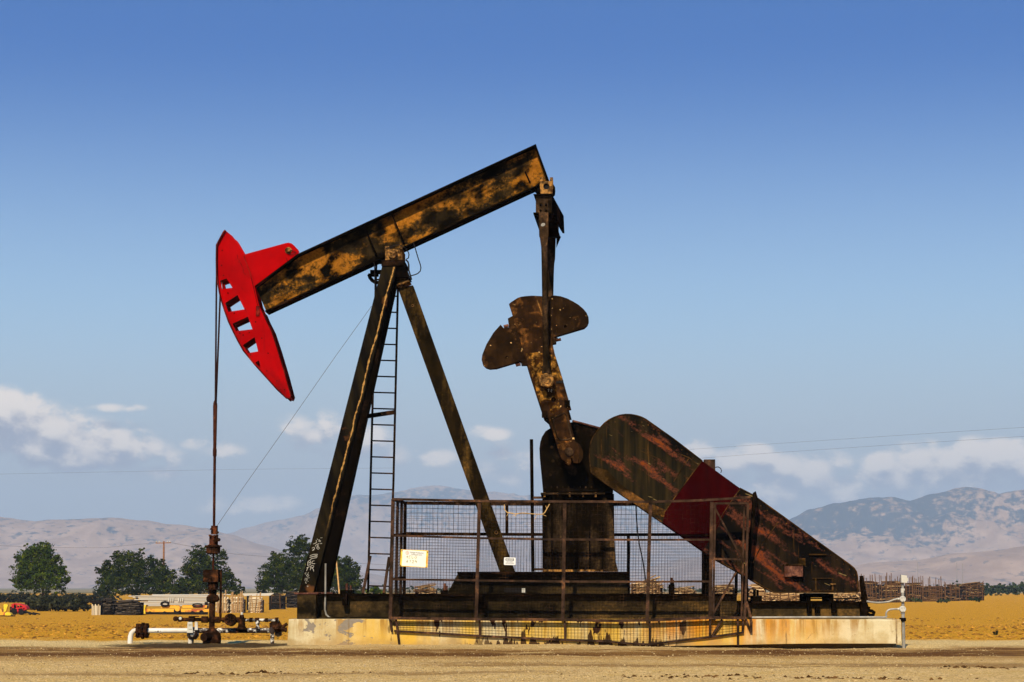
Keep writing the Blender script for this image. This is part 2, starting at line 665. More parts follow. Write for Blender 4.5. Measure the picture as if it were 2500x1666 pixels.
def density(sh):
    n1 = w.noise(shifted(uv, (0 + sh[0] * 1, sh[1] * 1.6, 3.1), (1, 1.5, 1)), 60, 7, .62, .0)
    vo = w.n('ShaderNodeTexVoronoi', _feature='F1')
    wv_ = w.n('ShaderNodeVectorMath', _operation='MULTIPLY_ADD')
    cb_ = w.n('ShaderNodeCombineXYZ')
    w.link(n1, cb_.inputs[0])
    w.link(n1, cb_.inputs[1])
    w.link(cb_.outputs[0], wv_.inputs[0])
    wv_.inputs[1].default_value = (.02, .02, 0)
    w.link(shifted(uv, (sh[0], sh[1] * 1.25, 1.7), (1, 1.25, 1)), wv_.inputs[2])
    w.link(wv_.outputs[0], vo.inputs['Vector'])
    vo.inputs['Scale'].default_value = 62
    pf = w.math('SUBTRACT', 1.0, w.math('POWER', vo.outputs['Distance'], 1.6))
    n1 = w.math('ADD', w.math('MULTIPLY', n1, .80), w.math('MULTIPLY', pf, .30))
    n1 = w.math('SUBTRACT', n1, .12)
    acc = None
    for (cx, cy, rx, ry, amp) in BLOBS:
        rx, ry = rx * 1.18, ry * 1.15
        d = ray(cx, cy)
        c = (d.x / d.y, d.z / d.y)
        k1 = shifted(uv, (-(c[0] - sh[0]) * F / rx, -(c[1] - sh[1]) * F / ry, 0), (F / rx, F / ry, 0))
        ln = w.n('ShaderNodeVectorMath', _operation='LENGTH')
        w.link(k1, ln.inputs[0])
        m = w.math('MULTIPLY', w.ramp(ln.outputs['Value'], 1.75, .1), amp)
        acc = m if acc is None else w.math('MAXIMUM', acc, m)
    return w.math('ADD', w.math('MULTIPLY', acc, .80), w.math('MULTIPLY', w.math('MULTIPLY', w.math('SUBTRACT', n1, .5), 1.5), w.ramp(acc, .0, .45)))


d0 = density((0, 0))
d1 = density((-.0014, .0085))
cover = w.ramp(d0, .13, .60)
lit = w.ramp(w.math('SUBTRACT', d0, d1), -.24, .42)
ccol = w.mix(lit, (.30, .28, .335), (1.12, .93, .74))
front = w.math('GREATER_THAN', gx[1], .05)
cover = w.math('MULTIPLY', w.math('MULTIPLY', cover, .92), front)
bg = wt.nodes['Background']
# the clouds are put in at sky radiance, so undo the background strength
CL = w.mix(1.0, ccol, (1 / BGS, 1 / BGS, 1 / BGS), 'MULTIPLY')
fin = w.mix(cover, SKYCOL, CL)
w.link(fin, bg.inputs['Color'])
bg.inputs['Strength'].default_value = BGS

# ------------------------------------------------------------------ ground sheet
def spread(a, b, step, far, growth=1.16):
    """coordinates a..b in even steps, then growing to far"""
    out = []
    n = int(round((b - a) / step))
    out = [a + (b - a) * i / n for i in range(n + 1)]
    s = step
    while out[-1] < far:
        s *= growth
        out.append(min(far, out[-1] + s))
    return out


ys = [-60, -45, -36, -28, -22, -19] + spread(-17, 6, .085, 14000, 1.07)
xp = spread(0, 11.5, .11, 12000, 1.14)
xs = [-x for x in reversed(xp[1:])] + xp
gv = [(x, y, ground_z(x, y)) for y in ys for x in xs]
nx = len(xs)
gf = [(j * nx + i, j * nx + i + 1, (j + 1) * nx + i + 1, (j + 1) * nx + i) for j in range(len(ys) - 1) for i in range(nx - 1)]
gm = bpy.data.meshes.new('ground')
gm.from_pydata(gv, [], gf)
gm.polygons.foreach_set('use_smooth', [True] * len(gf))

k = N('ground')
q = k.pos()
x_, y_, z_ = k.xyz(q)
big = k.noise(q, .25, 5, .6)
med = k.noise(q, 2.2, 5, .65)
fine = k.noise(q, 19, 5, .75)
grit = k.noise(q, 60, 3, .65)
vor = k.n('ShaderNodeTexVoronoi')
k.link(q, vor.inputs['Vector'])
vor.inputs['Scale'].default_value = 34
stone = k.xyz(vor.outputs['Color'])[0]
# field soil: ochre with dark clods
field = k.mix(k.ramp(fine, .32, .62), (.33, .135, .010), (.68, .325, .020))
field = k.mix(k.ramp(med, .38, .62), field, k.mix(.5, field, (.68, .33, .028)))
field = k.mix(k.ramp(k.noise(q, 8, 5, .75), .60, .66), field, (.10, .043, .012))
# gravel
grav = k.mix(k.ramp(stone, .1, .9), (.52, .32, .105), (.82, .56, .235))
grav = k.mix(k.ramp(grit, .46, .30), grav, (.28, .165, .05))
grav = k.mix(k.ramp(med, .40, .66), grav, k.mix(.6, grav, (.60, .37, .10)))
# sandy strip
sand = k.mix(k.ramp(fine, .35, .7), (.58, .37, .115), (.82, .60, .27))
wob = k.math('ADD', k.math('MULTIPLY', k.math('SUBTRACT', k.noise(k.pos((.30, .12, 1)), 1.0, 4, .6), .5), 9.0), k.math('MULTIPLY', k.math('SUBTRACT', big, .5), 2.0))
yw = k.math('ADD', y_, wob)
c = k.mix(k.ramp(yw, -4.0, -2.2), grav, sand)
c = k.mix(k.ramp(k.math('ADD', yw, k.math('MULTIPLY', k.math('SUBTRACT', fine, .5), 2)), 1.6, 3.4), c, field)


def band(yc, w_, seed, wob_, amp, x0=None, x1=None, slope=0.0):
    cb = k.n('ShaderNodeCombineXYZ')
    k.link(k.math('MULTIPLY', x_, .13), cb.inputs[0])
    cb.inputs[1].default_value = seed
    nn_ = k.noise(cb.outputs[0], 1.0, 2, .5)
    ctr = k.math('ADD', k.math('MULTIPLY', x_, slope), yc)
    ctr = k.math('ADD', ctr, k.math('MULTIPLY', k.math('SUBTRACT', nn_, .5), wob_))
    dd = k.math('ABSOLUTE', k.math('SUBTRACT', k.math('ADD', y_, k.math('MULTIPLY', k.math('SUBTRACT', med, .5), .9)), ctr))
    m = k.math('MULTIPLY', k.ramp(dd, w_, w_ * .35), amp)
    m = k.math('MULTIPLY', m, k.ramp(k.noise(k.pos((.25, 1.5, 1)), 1.6, 5, .65), .28, .52))
    if x0 is not None:
        m = k.math('MULTIPLY', m, k.ramp(x_, x0 - .8, x0 + .8))
    if x1 is not None:
        m = k.math('MULTIPLY', m, k.ramp(x_, x1 + .8, x1 - .8))
    return m


for args in ((-5.4, 1.7, 1.3, 2.2, 1.0, None, None, .06), (-4.2, .5, 4.4, 3.0, .6, -8, 3, -.05), (-9.6, .55, 5.2, 3.4, .5, -1, None, -.10), (-12.4, .45, 8.8, 4.0, .4, -6, 1, .12), (-3.0, .55, 2.1, 1.0, .85, None, -5.2), (-3.0, .95, 6.1, 1.0, .95, 7.3, None)):
    c = k.mix(k.math('MULTIPLY', band(args[0], args[1] * 2.6, *args[2:]), .75), c, (.36, .18, .045))
    c = k.mix(band(*args), c, (.135, .058, .016))
# oil-soaked soil and ground shadow round the wellhead, both put in the colour
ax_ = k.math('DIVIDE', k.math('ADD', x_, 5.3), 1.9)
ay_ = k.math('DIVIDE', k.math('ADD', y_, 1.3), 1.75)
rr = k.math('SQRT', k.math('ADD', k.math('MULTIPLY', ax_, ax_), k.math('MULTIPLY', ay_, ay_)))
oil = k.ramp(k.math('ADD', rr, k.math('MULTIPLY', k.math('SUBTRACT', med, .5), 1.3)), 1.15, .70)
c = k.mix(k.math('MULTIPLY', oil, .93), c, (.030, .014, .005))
# oil drips along the foot of the pad
fo = k.math('MULTIPLY', k.ramp(k.math('ABSOLUTE', k.math('ADD', y_, 1.75)), .35, .08), k.ramp(k.noise(k.pos((1.6, .6, 1)), 1.5, 4), .52, .62))
fo = k.math('MULTIPLY', fo, k.math('MULTIPLY', k.ramp(x_, -1.6, -.6), k.ramp(x_, 3.4, 2.4)))
c = k.mix(fo, c, (.06, .022, .007))
far = k.noise(k.pos((.003, .012, 1)), 1, 4)
c = k.mix(k.ramp(y_, 500, 800), c, k.mix(k.ramp(far, .4, .6), (.10, .11, .05), (.38, .26, .13)))
k.bump(k.math('ADD', k.math('MULTIPLY', fine, .7), k.math('MULTIPLY', vor.outputs['Distance'], .8)), .9, .05)
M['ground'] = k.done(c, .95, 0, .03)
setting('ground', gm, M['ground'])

# loose stones on the gravel
mb = MB()
for i in range(15000):
    y = -16.5 + 15.0 * rnd.random() ** .8
    d = y - CAM.y
    x = rnd.uniform(-1, 1) * (d * .265) - d * .03
    if abs(x + 5.3) < 1.9 and y > -3.6:
        continue
    s = .005 + .014 * rnd.random() ** 5
    z = ground_z(x, y)
    a = rnd.random() * pi
    vs = []
    for t in range(4):
        b = a + t * pi / 2 + rnd.uniform(-.3, .3)
        vs.append((x + cos(b) * s * rnd.uniform(.7, 1.3), y + sin(b) * s * rnd.uniform(.7, 1.3), z + s * rnd.uniform(.0, .35)))
    vs += [(x, y, z + s * rnd.uniform(.6, 1)), (x, y, z - s * .5)]
    mb.add(vs, [(0, 1, 4), (1, 2, 4), (2, 3, 4), (3, 0, 4), (1, 0, 5), (2, 1, 5), (3, 2, 5), (0, 3, 5)])
k = N('loose stones')
i = k.island()
c = k.mix(i, (.22, .135, .05), (.56, .39, .17))
M['stones'] = k.done(c, .9, 0, .1)
o = setting('loose_stones', mb.mesh('loose_stones', smooth=0), M['stones'], 'stuff')

# clods in the ploughed field
mb = MB()
for i in range(12000):
    d = 41 + 90 * rnd.random() ** 1.8
    y = CAM.y + d
    x = rnd.uniform(-1, 1) * d * .27 - d * .03
    s = (.014 + .035 * rnd.random() ** 3) * (1 + d / 120)
    z = ground_z(x, y)
    a = rnd.random() * pi
    vs = []
    for t in range(4):
        b = a + t * pi / 2
        vs.append((x + cos(b) * s * rnd.uniform(.7, 1.5), y + sin(b) * s * rnd.uniform(.7, 1.3), z + s * rnd.uniform(-.1, .2)))
    vs += [(x + rnd.uniform(-.3, .3) * s, y, z + s * rnd.uniform(.4, .8)), (x, y, z - s * .5)]
    mb.add(vs, [(0, 1, 4), (1, 2, 4), (2, 3, 4), (3, 0, 4), (1, 0, 5), (2, 1, 5), (3, 2, 5), (0, 3, 5)])
k = N('soil clods')
c = k.mix(k.island(), (.10, .042, .008), (.50, .23, .022))
setting('soil_clods', mb.mesh('soil_clods', smooth=0), k.done(c, .95, 0, .1), 'stuff')

mb = MB()
for i in range(420):
    cx_, cy_ = ((4.1, -14.2), (2.3, -13.6), (-2.6, -12.9), (6.3, -11.0))[i % 4]
    x, y = cx_ + rnd.gauss(0, .55), cy_ + rnd.gauss(0, .16)
    s = .008 + .03 * rnd.random() ** 3
    z = ground_z(x, y)
    vs = [(x + cos(t * pi / 2 + i) * s * rnd.uniform(.7, 1.4), y + sin(t * pi / 2 + i) * s, z + s * rnd.uniform(0, .3)) for t in range(4)]
    vs += [(x, y, z + s * rnd.uniform(.5, .9)), (x, y, z - s * .5)]
    mb.add(vs, [(0, 1, 4), (1, 2, 4), (2, 3, 4), (3, 0, 4), (1, 0, 5), (2, 1, 5), (3, 2, 5), (0, 3, 5)])
k = N('dark earth')
c = k.mix(k.island(), (.03, .014, .005), (.14, .065, .018))
setting('dark_earth', mb.mesh('dark_earth', smooth=0), k.done(c, .95, 0, 0), 'stuff')

# ------------------------------------------------------------------ mountains
def lerp_profile(pts, x):
    if x <= pts[0][0]:
        return pts[0][1]
    for (a, b), (c_, d_) in zip(pts, pts[1:]):
        if x <= c_:
            t = (x - a) / (c_ - a)
            t = t * t * (3 - 2 * t) * .5 + t * .5
            return b + (d_ - b) * t
    return pts[-1][1]


def mountain(name, prof, y_foot, y_ridge, mat, seed, amp=.34, skew=.5, nx_=420, ny_=110, px_rng=(-400, 2900)):
    pr = []
    for px, py in prof:
        p = at(px, py, y_ridge)
        pr.append((p.x, p.z))
    x0, x1 = at(px_rng[0], 1400, y_ridge).x, at(px_rng[1], 1400, y_ridge).x
    vs, fs, gul = [], [], []
    y1 = y_ridge + (y_ridge - y_foot) * .35
    for j in range(ny_):
        t = j / (ny_ - 1)
        y = y_foot + (y1 - y_foot) * t
        for i in range(nx_):
            x = x0 + (x1 - x0) * i / (nx_ - 1)
            H = lerp_profile(pr, x)
            s = (y - y_foot) / (y_ridge - y_foot)
            sh = sstep(0, 1, s) if s <= 1 else 1 - .5 * (s - 1) / .35
            sh = sh * .6 + .4 * min(s, 1) ** 1.3 if s <= 1 else sh
            q_ = x + skew * (y - y_foot)
            warp = noise.noise(V((x / 900, y / 900, seed + 4)))
            g1 = 1 - abs(noise.noise(V((q_ / 420 + warp * .5, y / 1500, seed)))) * 2
            g2 = 1 - abs(noise.noise(V((q_ / 150 + warp, y / 520, seed + 9)))) * 2
            g3 = noise.fractal(V((x / 55, y / 90, seed)), 1, 2, 3)
            e = (g1 - .55) * 1.0 + (g2 - .5) * .45 + .16 * g3
            fade = 1 - .94 * sstep(.60, 1, s) if s < 1 else .04
            z = H * sh * (1 + amp * e * fade) + H * .010 * g3 * sh
            z = z - 4 * (1 - sstep(0, .10, s))
            gul.append(max(-1, min(1, -e)))
            vs.append((x, y, z))
    for j in range(ny_ - 1):
        for i in range(nx_ - 1):
            fs.append((j * nx_ + i, j * nx_ + i + 1, (j + 1) * nx_ + i + 1, (j + 1) * nx_ + i))
    me = bpy.data.meshes.new(name)
    me.from_pydata(vs, [], fs)
    me.attributes.new('gully', 'FLOAT', 'POINT').data.foreach_set('value', gul)
    me.polygons.foreach_set('use_smooth', [True] * len(fs))
    return setting(name, me, mat)


def hill_mat(name, grass_a, grass_b, trees, thr_lo, thr_hi, z0, z1):
    k = N(name)
    q = k.pos()
    z = k.xyz(q)[2]
    big = k.noise(k.pos((1, .8, 1)), .0020, 4, .6, .4)
    med = k.noise(q, .010, 5, .65)
    spot = k.noise(k.pos((1, .7, 1.4)), .034, 4, .65)
    c = k.mix(k.ramp(med, .35, .65), grass_a, grass_b)
    hz = k.ramp(z, z0, z1)
    at_ = k.n('ShaderNodeAttribute')
    at_.attribute_name = 'gully'
    big = k.math('ADD', big, k.math('MULTIPLY', at_.outputs['Fac'], .16))
    base = k.math('ADD', k.math('MULTIPLY', big, .75), k.math('ADD', k.math('MULTIPLY', med, .35), k.math('MULTIPLY', k.math('SUBTRACT', spot, .5), .9)))
    thr = k.math('SUBTRACT', thr_lo, k.math('MULTIPLY', hz, thr_lo - thr_hi))
    f = k.ramp(k.math('SUBTRACT', base, thr), -.07, .11)
    c = k.mix(f, c, trees)
    c = k.mix(k.math('MULTIPLY', k.ramp(k.math('ADD', spot, k.math('MULTIPLY', k.math('SUBTRACT', med, .5), .35)), (.575), (.64)), .6), c, trees)
    return k.done(c, 1, 0, 0)


GA, GB, TR = (.29, .18, .115), (.42, .275, .18), (.040, .050, .064)
M['hill_l'] = hill_mat('dry grass hills', GA, GB, TR, .72, .585, 60, 260)
M['hill_m'] = hill_mat('dry grass slopes', GA, GB, TR, .74, .52, 170, 440)
M['hill_r'] = hill_mat('wooded mountain', GA, GB, TR, .72, .43, 60, 230)
mountain('left_hills', [(-500, 1275), (0, 1262), (92, 1272), (120, 1268), (200, 1266), (275, 1264), (357, 1273), (434, 1282), (510, 1290), (556, 1304), (640, 1330), (760, 1368), (900, 1400), (1000, 1420), (3000, 1430)], 5350, 6200, M['hill_l'], 2.0, skew=-.4, px_rng=(-500, 1150))
mountain('middle_mountain', [(-500, 1425), (200, 1400), (420, 1340), (520, 1312), (556, 1303), (608, 1287), (670, 1273), (739, 1258), (776, 1242), (843, 1216), (880, 1208), (912, 1209), (955, 1200), (1041, 1188), (1100, 1190), (1169, 1198), (1300, 1212), (1500, 1236), (1650, 1262), (1800, 1296), (1900, 1318), (2100, 1370), (2400, 1425), (3000, 1430)], 9000, 10400, M['hill_m'], 5.0, skew=-.7, px_rng=(-100, 2600), amp=.36)
mountain('right_mountain', [(900, 1428), (1500, 1400), (1700, 1360), (1820, 1318), (1900, 1284), (1938, 1264), (1972, 1247), (2040, 1228), (2125, 1212), (2176, 1212), (2224, 1221), (2278, 1205), (2356, 1189), (2397, 1195), (2431, 1204), (2500, 1197), (2700, 1220), (3300, 1300)], 5900, 7000, M['hill_r'], 11.0, skew=.8, px_rng=(1250, 2950), amp=.44)
mountain('right_foothills', [(900, 1432), (1700, 1428), (1950, 1405), (2050, 1385), (2150, 1372), (2240, 1368), (2330, 1352), (2420, 1345), (2500, 1335), (2700, 1325), (3300, 1350)], 3750, 4200, M['hill_l'], 17.0, px_rng=(1400, 2900), amp=.44)

# haze: one closed box of even air
hz = MB().box(-14500, 14500, CAM.y - 40, 15500, -8, 720)
hm = bpy.data.materials.new('haze')
hm.use_nodes = True
ht = hm.node_tree
ht.nodes.remove(ht.nodes['Principled BSDF'])
pv = ht.nodes.new('ShaderNodeVolumePrincipled')
pv.inputs['Color'].default_value = (.71, .87, 1.0, 1)
pv.inputs['Density'].default_value = .000125
pv.inputs['Anisotropy'].default_value = 0.0
ht.links.new(pv.outputs[0], ht.nodes['Material Output'].inputs['Volume'])
setting('haze', hz.mesh('haze', smooth=0), hm, 'stuff')
#@@PART2
# ------------------------------------------------------------------ concrete pad
k = N('stained concrete')
q = k.pos()
x_, y_, z_ = k.xyz(q)
n1 = k.noise(q, 3, 5, .6)
n2 = k.noise(q, 18, 5, .65)
c = k.mix(k.ramp(n1, .35, .65), (.42, .31, .14), (.54, .44, .25))
c = k.mix(k.ramp(n2, .58, .72), c, (.33, .24, .11))
# yellow and rust washes running down the face
st = k.noise(k.pos((1, 1, .10)), 1.5, 5, .6)
st2 = k.noise(k.pos((1, 1, .06)), 7, 4, .6)
yel = k.math('MULTIPLY', k.ramp(st, .36, .60), k.math('MULTIPLY', k.ramp(x_, -3.6, -2.0), k.ramp(x_, 6.4, 4.0)))
c = k.mix(k.math('MULTIPLY', yel, .95), c, (.55, .32, .035))
ora = k.math('MULTIPLY', k.ramp(st2, .34, .52), k.math('MULTIPLY', k.ramp(x_, 1.6, 3.0), k.ramp(x_, 6.2, 3.8)))
top = k.ramp(z_, .02, .42)
c = k.mix(k.math('MULTIPLY', ora, k.math('ADD', k.math('MULTIPLY', top, .55), .40)), c, (.46, .155, .006))
brn = k.math('MULTIPLY', k.ramp(k.noise(k.pos((1, 1, .08)), 9, 4, .6), .49, .63), k.ramp(z_, .0, .5))
c = k.mix(k.math('MULTIPLY', brn, .85), c, (.27, .13, .022))
# spalled render at the left end
sp = k.noise(k.pos((1, 1, 1.5)), 2.6, 6, .6, .4)
spm = k.math('MULTIPLY', k.ramp(sp, .545, .565), k.ramp(x_, -1.6, -2.6))
c = k.mix(spm, c, k.mix(n2, (.16, .125, .085), (.26, .21, .15)))
fx = k.math('ABSOLUTE', k.math('SUBTRACT', k.math('FRACT', k.math('MULTIPLY', k.math('ADD', x_, k.math('MULTIPLY', k.math('SUBTRACT', n2, .5), .03)), .53)), .5))
c = k.mix(k.math('MULTIPLY', k.ramp(fx, .010, .004), k.ramp(n1, .35, .6)), c, (.16, .10, .04))
cr_ = k.n('ShaderNodeTexVoronoi', _feature='DISTANCE_TO_EDGE')
cw = k.n('ShaderNodeVectorMath', _operation='ADD')
cbx = k.n('ShaderNodeCombineXYZ')
k.link(k.math('MULTIPLY', n1, .5), cbx.inputs[0])
k.link(k.math('MULTIPLY', n2, .12), cbx.inputs[2])
k.link(q, cw.inputs[0])
k.link(cbx.outputs[0], cw.inputs[1])
k.link(cw.outputs[0], cr_.inputs['Vector'])
cr_.inputs['Scale'].default_value = .9
c = k.mix(k.math('MULTIPLY', k.ramp(cr_.outputs['Distance'], .010, .003), k.ramp(k.noise(q, 1.3, 3), .52, .66, 0, .5)), c, (.12, .075, .03))
dirt = k.ramp(k.math('ADD', z_, k.math('MULTIPLY', k.math('SUBTRACT', n1, .5), .35)), .16, .0, 0, .6)
c = k.mix(dirt, c, (.30, .18, .06))
# oil: drips at the foot and from the top edge
dr = k.noise(k.pos((1, 1, .16)), 4.6, 4, .62)
reach = k.math('ADD', k.math('MULTIPLY', k.math('SUBTRACT', dr, .5), 2.3), k.math('MULTIPLY', z_, -1.3))
win = k.math('MULTIPLY', k.ramp(x_, -1.2, -.2), k.ramp(x_, 3.2, 2.5))
oil = k.math('MULTIPLY', k.ramp(reach, -.12, -.08), win)
c = k.mix(k.math('MULTIPLY', oil, .95), c, (.030, .012, .005))
dr2 = k.noise(k.pos((1, 1, .35)), 6.5, 3, .6)
oil2 = k.math('MULTIPLY', k.ramp(k.math('ADD', dr2, k.math('MULTIPLY', z_, .22)), .655, .68), k.math('MULTIPLY', k.ramp(x_, -2.6, -1.8), k.ramp(x_, 3.6, 2.8)))
c = k.mix(oil2, c, (.035, .014, .006))
k.bump(k.math('ADD', n2, k.math('MULTIPLY', spm, -.8)), .35, .02)
M['concrete'] = k.done(c, .9, 0, .05)

PADF = -1.5
pa = XZ([(705, 1512), (700, 1590), (2204, 1574), (2199, 1511)], PADF)
zt, zb = pa[0][1], -.25
pad = thing('concrete_pad', 'long stained concrete foundation block carrying the oil pump', 'foundation', (0, 0, 0))
bm_pts = []
# block with a slightly worn upper front edge, built as one lofted strip along x
mb = MB()
xs_ = [pa[0][0] + (pa[3][0] - pa[0][0]) * i / 90 for i in range(91)]
prev = None
rows = []
for i, x in enumerate(xs_):
    e = .012 + .012 * abs(noise.noise(V((x * 3, 1, 0)))) + .03 * max(0, noise.noise(V((x * 1.3, 7, 0))) - .25)
    jz = .006 * noise.noise(V((x * 2, 3, 0)))
    xb = x + (pa[1][0] - pa[0][0]) * (1 - i / 90)
    undercut = .05 * sstep(2.0, 5.5, x) - .25 * (1 - sstep(2.0, 2.6, x))
    rows.append([(xb, PADF - .02, undercut), (x, PADF, zt - e + jz), (x, PADF + e, zt + jz), (x, 1.5, zt), (xb, 1.5, -.2), (xb, -.95, -.2), (xb, -.95, undercut)])
n_ = len(rows[0])
fs = []
for i in range(len(rows) - 1):
    for j in range(n_):
        j2 = (j + 1) % n_
        fs.append((i * n_ + j, i * n_ + j2, (i + 1) * n_ + j2, (i + 1) * n_ + j))
fs += [tuple(range(n_)), tuple(reversed(range((len(rows) - 1) * n_, len(rows) * n_)))]
mb.add([p for r in rows for p in r], fs)
part('block', mb, M['concrete'], pad, smooth=25)
mb = MB().box(pa[0][0] + .15, pa[3][0] - .35, -.9, 1.3, -.35, -.205)
part('footing', mb, M['concrete'], pad)

# ------------------------------------------------------------------ pump jack
PJ = thing('pump_jack', 'tall rusty black oil pump jack with a bright red horse head', 'oil pump', (0, 0, zt))
z1, z2, z3, z4, z5 = zc(3.266, 480, 520), zc(5.2275, 1100, 320), zc(3.267, 1140, 680), zc(3.564, 1280, 980), zc(3.015, 1700, 1080)
z6, z7, z8, zl = zc(7.468, 860, 590), zc(3.92, 700, 1200), zc(3.73, 1150, 1180), zc(4.356, 280, 1240)
z13 = zc(8.404, 480, 540)

# walking beam: web, flanges, stiffeners
BF = .22
top = XZ([(621, 699), (725, 621), (1308, 352)], -BF)
bot = XZ([(648, 762), (1341, 442)], -BF)
beam = part('walking_beam', MB().prism([top[0], top[1], top[2], bot[1], bot[0]], -.014, .014), M['beam'], PJ, 'dark steel beam with ochre rust patches')
part('top_flange', MB().strip(list(reversed(top)), .028, -BF, BF), M['black'], beam)
part('bottom_flange', MB().strip(bot, .028, -BF, BF), M['black'], beam)
bdir = (V(top[2]) - V(top[1])).normalized()


def onbeam(pa_, pb_, wd, y0, y1, mat, nm):
    a, b = XZ([pa_, pb_], -.1)
    a, b = V(a), V(b)
    o = bdir * wd / 2
    mb = MB().prism([tuple(a - o), tuple(a + o), tuple(b + o), tuple(b - o)], y0, y1)
    return part(nm, mb, mat, beam)


for s_ in (-1, 1):
    ya, yb = (-.20, -.016) if s_ < 0 else (.016, .20)
    onbeam((891, 556), (919, 622), .02, ya, yb, M['black'], 'stiffener')
    onbeam((957, 525), (986, 590), .02, ya, yb, M['black'], 'stiffener')
e0, e1 = V(top[2]), V(bot[1])
mb = MB().prism([tuple(e0 - bdir * .025), tuple(e0), tuple(e1), tuple(e1 - bdir * .025)], -BF - .003, BF + .003)
part('end_plate', mb, M['black'], beam)
a, b = at(*z2(950, 520), -.03), at(*z2(1015, 660), -.03)
part('weld_bar', MB().tube([a, b], .016, 6), M['black'], beam)

# horse head: two side plates, ears over the beam, curved face strips, ribs
HY = .29
hout = [z1(*p) for p in ((235, 145), (285, 185), (300, 205), (375, 335), (430, 470), (465, 600), (492, 720), (520, 790), (545, 850), (590, 940), (640, 1090), (700, 1290), (748, 1465), (738, 1480), (720, 1475), (650, 1410), (560, 1310), (470, 1210), (380, 1100), (335, 1020), (300, 950), (262, 870), (230, 780), (208, 710), (190, 640), (178, 570), (170, 500), (168, 370), (170, 255), (225, 152))]
wins = [[z1(*p) for p in w_] for w_ in (
    [(186, 541), (238, 523), (286, 598), (203, 607)],
    [(228, 719), (325, 655), (382, 770), (252, 790)],
    [(286, 884), (408, 828), (445, 928), (313, 944)],
    [(368, 1056), (462, 990), (490, 1105), (408, 1119)],
    [(468, 1194), (497, 1177), (508, 1232), (502, 1237)])]
wins_xz = [XZ(w_, -HY) for w_ in wins]
hxz = XZ(hout, -HY)
head = part('horse_head', MB().prism(hxz, -HY, -HY + .022, wins_xz), M['red'], PJ, 'bright red curved head with slots')
part('side_plate', MB().prism(hxz, HY - .022, HY, wins_xz), M['red'], head)
ci = [V(p) for p in hxz[14:]]
face = [tuple(p) for p in ci] + [hxz[0]]
for y0, y1 in ((-HY - .05, -HY + .10), (HY - .10, HY + .05)):
    part('face_strip', MB().strip(list(reversed(face)), -.022, y0, y1), M['red_dark'], head)
mb = MB()
for w_ in wins_xz:
    a, b = V(w_[0]), V(w_[1])
    nrm = V((-(b - a).y, (b - a).x)).normalized()
    if nrm.y < 0:
        nrm = -nrm
    a2, b2 = a + nrm * .012, b + nrm * .012
    mb.prism([tuple(a + nrm * .002), tuple(b + nrm * .002), tuple(b2), tuple(a2)], -HY + .023, HY - .023)
parts('rib', mb, M['red_dark'], head)
# rear closing plate of the head below the beam
rr_ = XZ([z1(*p) for p in ((520, 790), (545, 850), (590, 940), (640, 1090), (700, 1290), (745, 1460))], -HY)
part('back_strip', MB().strip(rr_, .02, -HY + .024, HY - .024), M['red_dark'], head)
ear = [z13(965, 690), z13(1820, 455), z13(1885, 443), z13(1950, 460), z13(2000, 500), z13(2040, 545), z13(2085, 590), z13(2110, 640), z13(2050, 700), z1(560, 530), z1(470, 600), z1(430, 470)]
for y0 in (-.175, .155):
    part('ear_plate', MB().pprism(ear, y0, y0 + .02), M['red'], head)
pc = at(*z13(1882, 605), -.18)
part('pivot_pin', MB().lathe((pc.x, -.24, pc.z), (0, 1, 0), [(0, .03), (.02, .045), (.05, .05), (.05, .062), (.48, .062)], 16), M['bearing'], head)
a = [at(*z13(*p), -.20) for p in ((1890, 640), (1940, 600), (2010, 620), (2040, 650), (2000, 665), (1920, 690), (1880, 665))]
part('lock_wire', MB().tube(a, .006, 5), M['cable'], head)
a = at(*z1(485, 790), -HY - .02)
part('weld_bead', MB().tube([at(*z1(*p), -HY - .003) for p in ((378, 345), (425, 480), (455, 600), (482, 720), (508, 800))], .007, 5), M['red_dark'], head)
part('weld_bead', MB().tube([at(*z13(*p), -HY - .003) for p in ((830, 690), (850, 780), (900, 860), (950, 960), (960, 1050), (1000, 1100), (1040, 1080))], .005, 5), M['red_dark'], head)
mb = MB()
for p in ((205, 300), (200, 420), (215, 500), (250, 640), (300, 800), (345, 960), (430, 1130), (560, 1260), (640, 1340), (700, 1410), (470, 870), (520, 1000), (570, 1120)):
    a = at(*z1(*p), -HY)
    mb.cyl((a.x, a.y - .008, a.z), (a.x, a.y + .001, a.z), .014, 8)
parts('bolt', mb, M['red_dark'], head)
part('latch', MB().pbox(*z1(472, 742), *z1(500, 822), -HY - .03, -HY - .002), M['red_dark'], head)
a = [at(*z1(*p), -HY - .02) for p in ((745, 1465), (762, 1497))]
part('tip_pin', MB().tube(a, .012, 6), M['red_dark'], head)
mb = MB()
for p in ((372, 975), (420, 955)):
    a = at(*z1(*p), -HY)
    mb.cyl((a.x, a.y - .006, a.z), (a.x, a.y + .001, a.z), .013, 10)
parts('bolt', mb, M['red_dark'], head)

# bridle cables over the head and down to the carrier bar
BC = at(526, 988, 0)
for s_ in (-1, 1):
    Y = .22 * s_
    contour = [V((p[0], Y, p[1])) for p in (hxz[29], hxz[28], hxz[27], hxz[26])]
    pts = [p + V((-.035, 0, .01)) for p in contour]
    lo = V((BC.x + .004, .03 * s_, BC.z))
    pts += [V((pts[-1].x - .002, Y, pts[-1].z - .15)), lo]
    part('bridle_cable', MB().tube(pts, .017, 8), M['strand'], PJ)
mb = MB()
a, b = at(525.5, 985, 0), at(522.5, 1290, 0)
mb.tube([a + V((0, 0, .05)), a, a + (b - a) * .02, a + (b - a) * .36, a + (b - a) * .37, a + (b - a) * .42, a + (b - a) * .43, b], [.02, .036, .040, .030, .036, .036, .026, .024], 10)
part('polished_rod', mb, M['rodrust'], PJ)

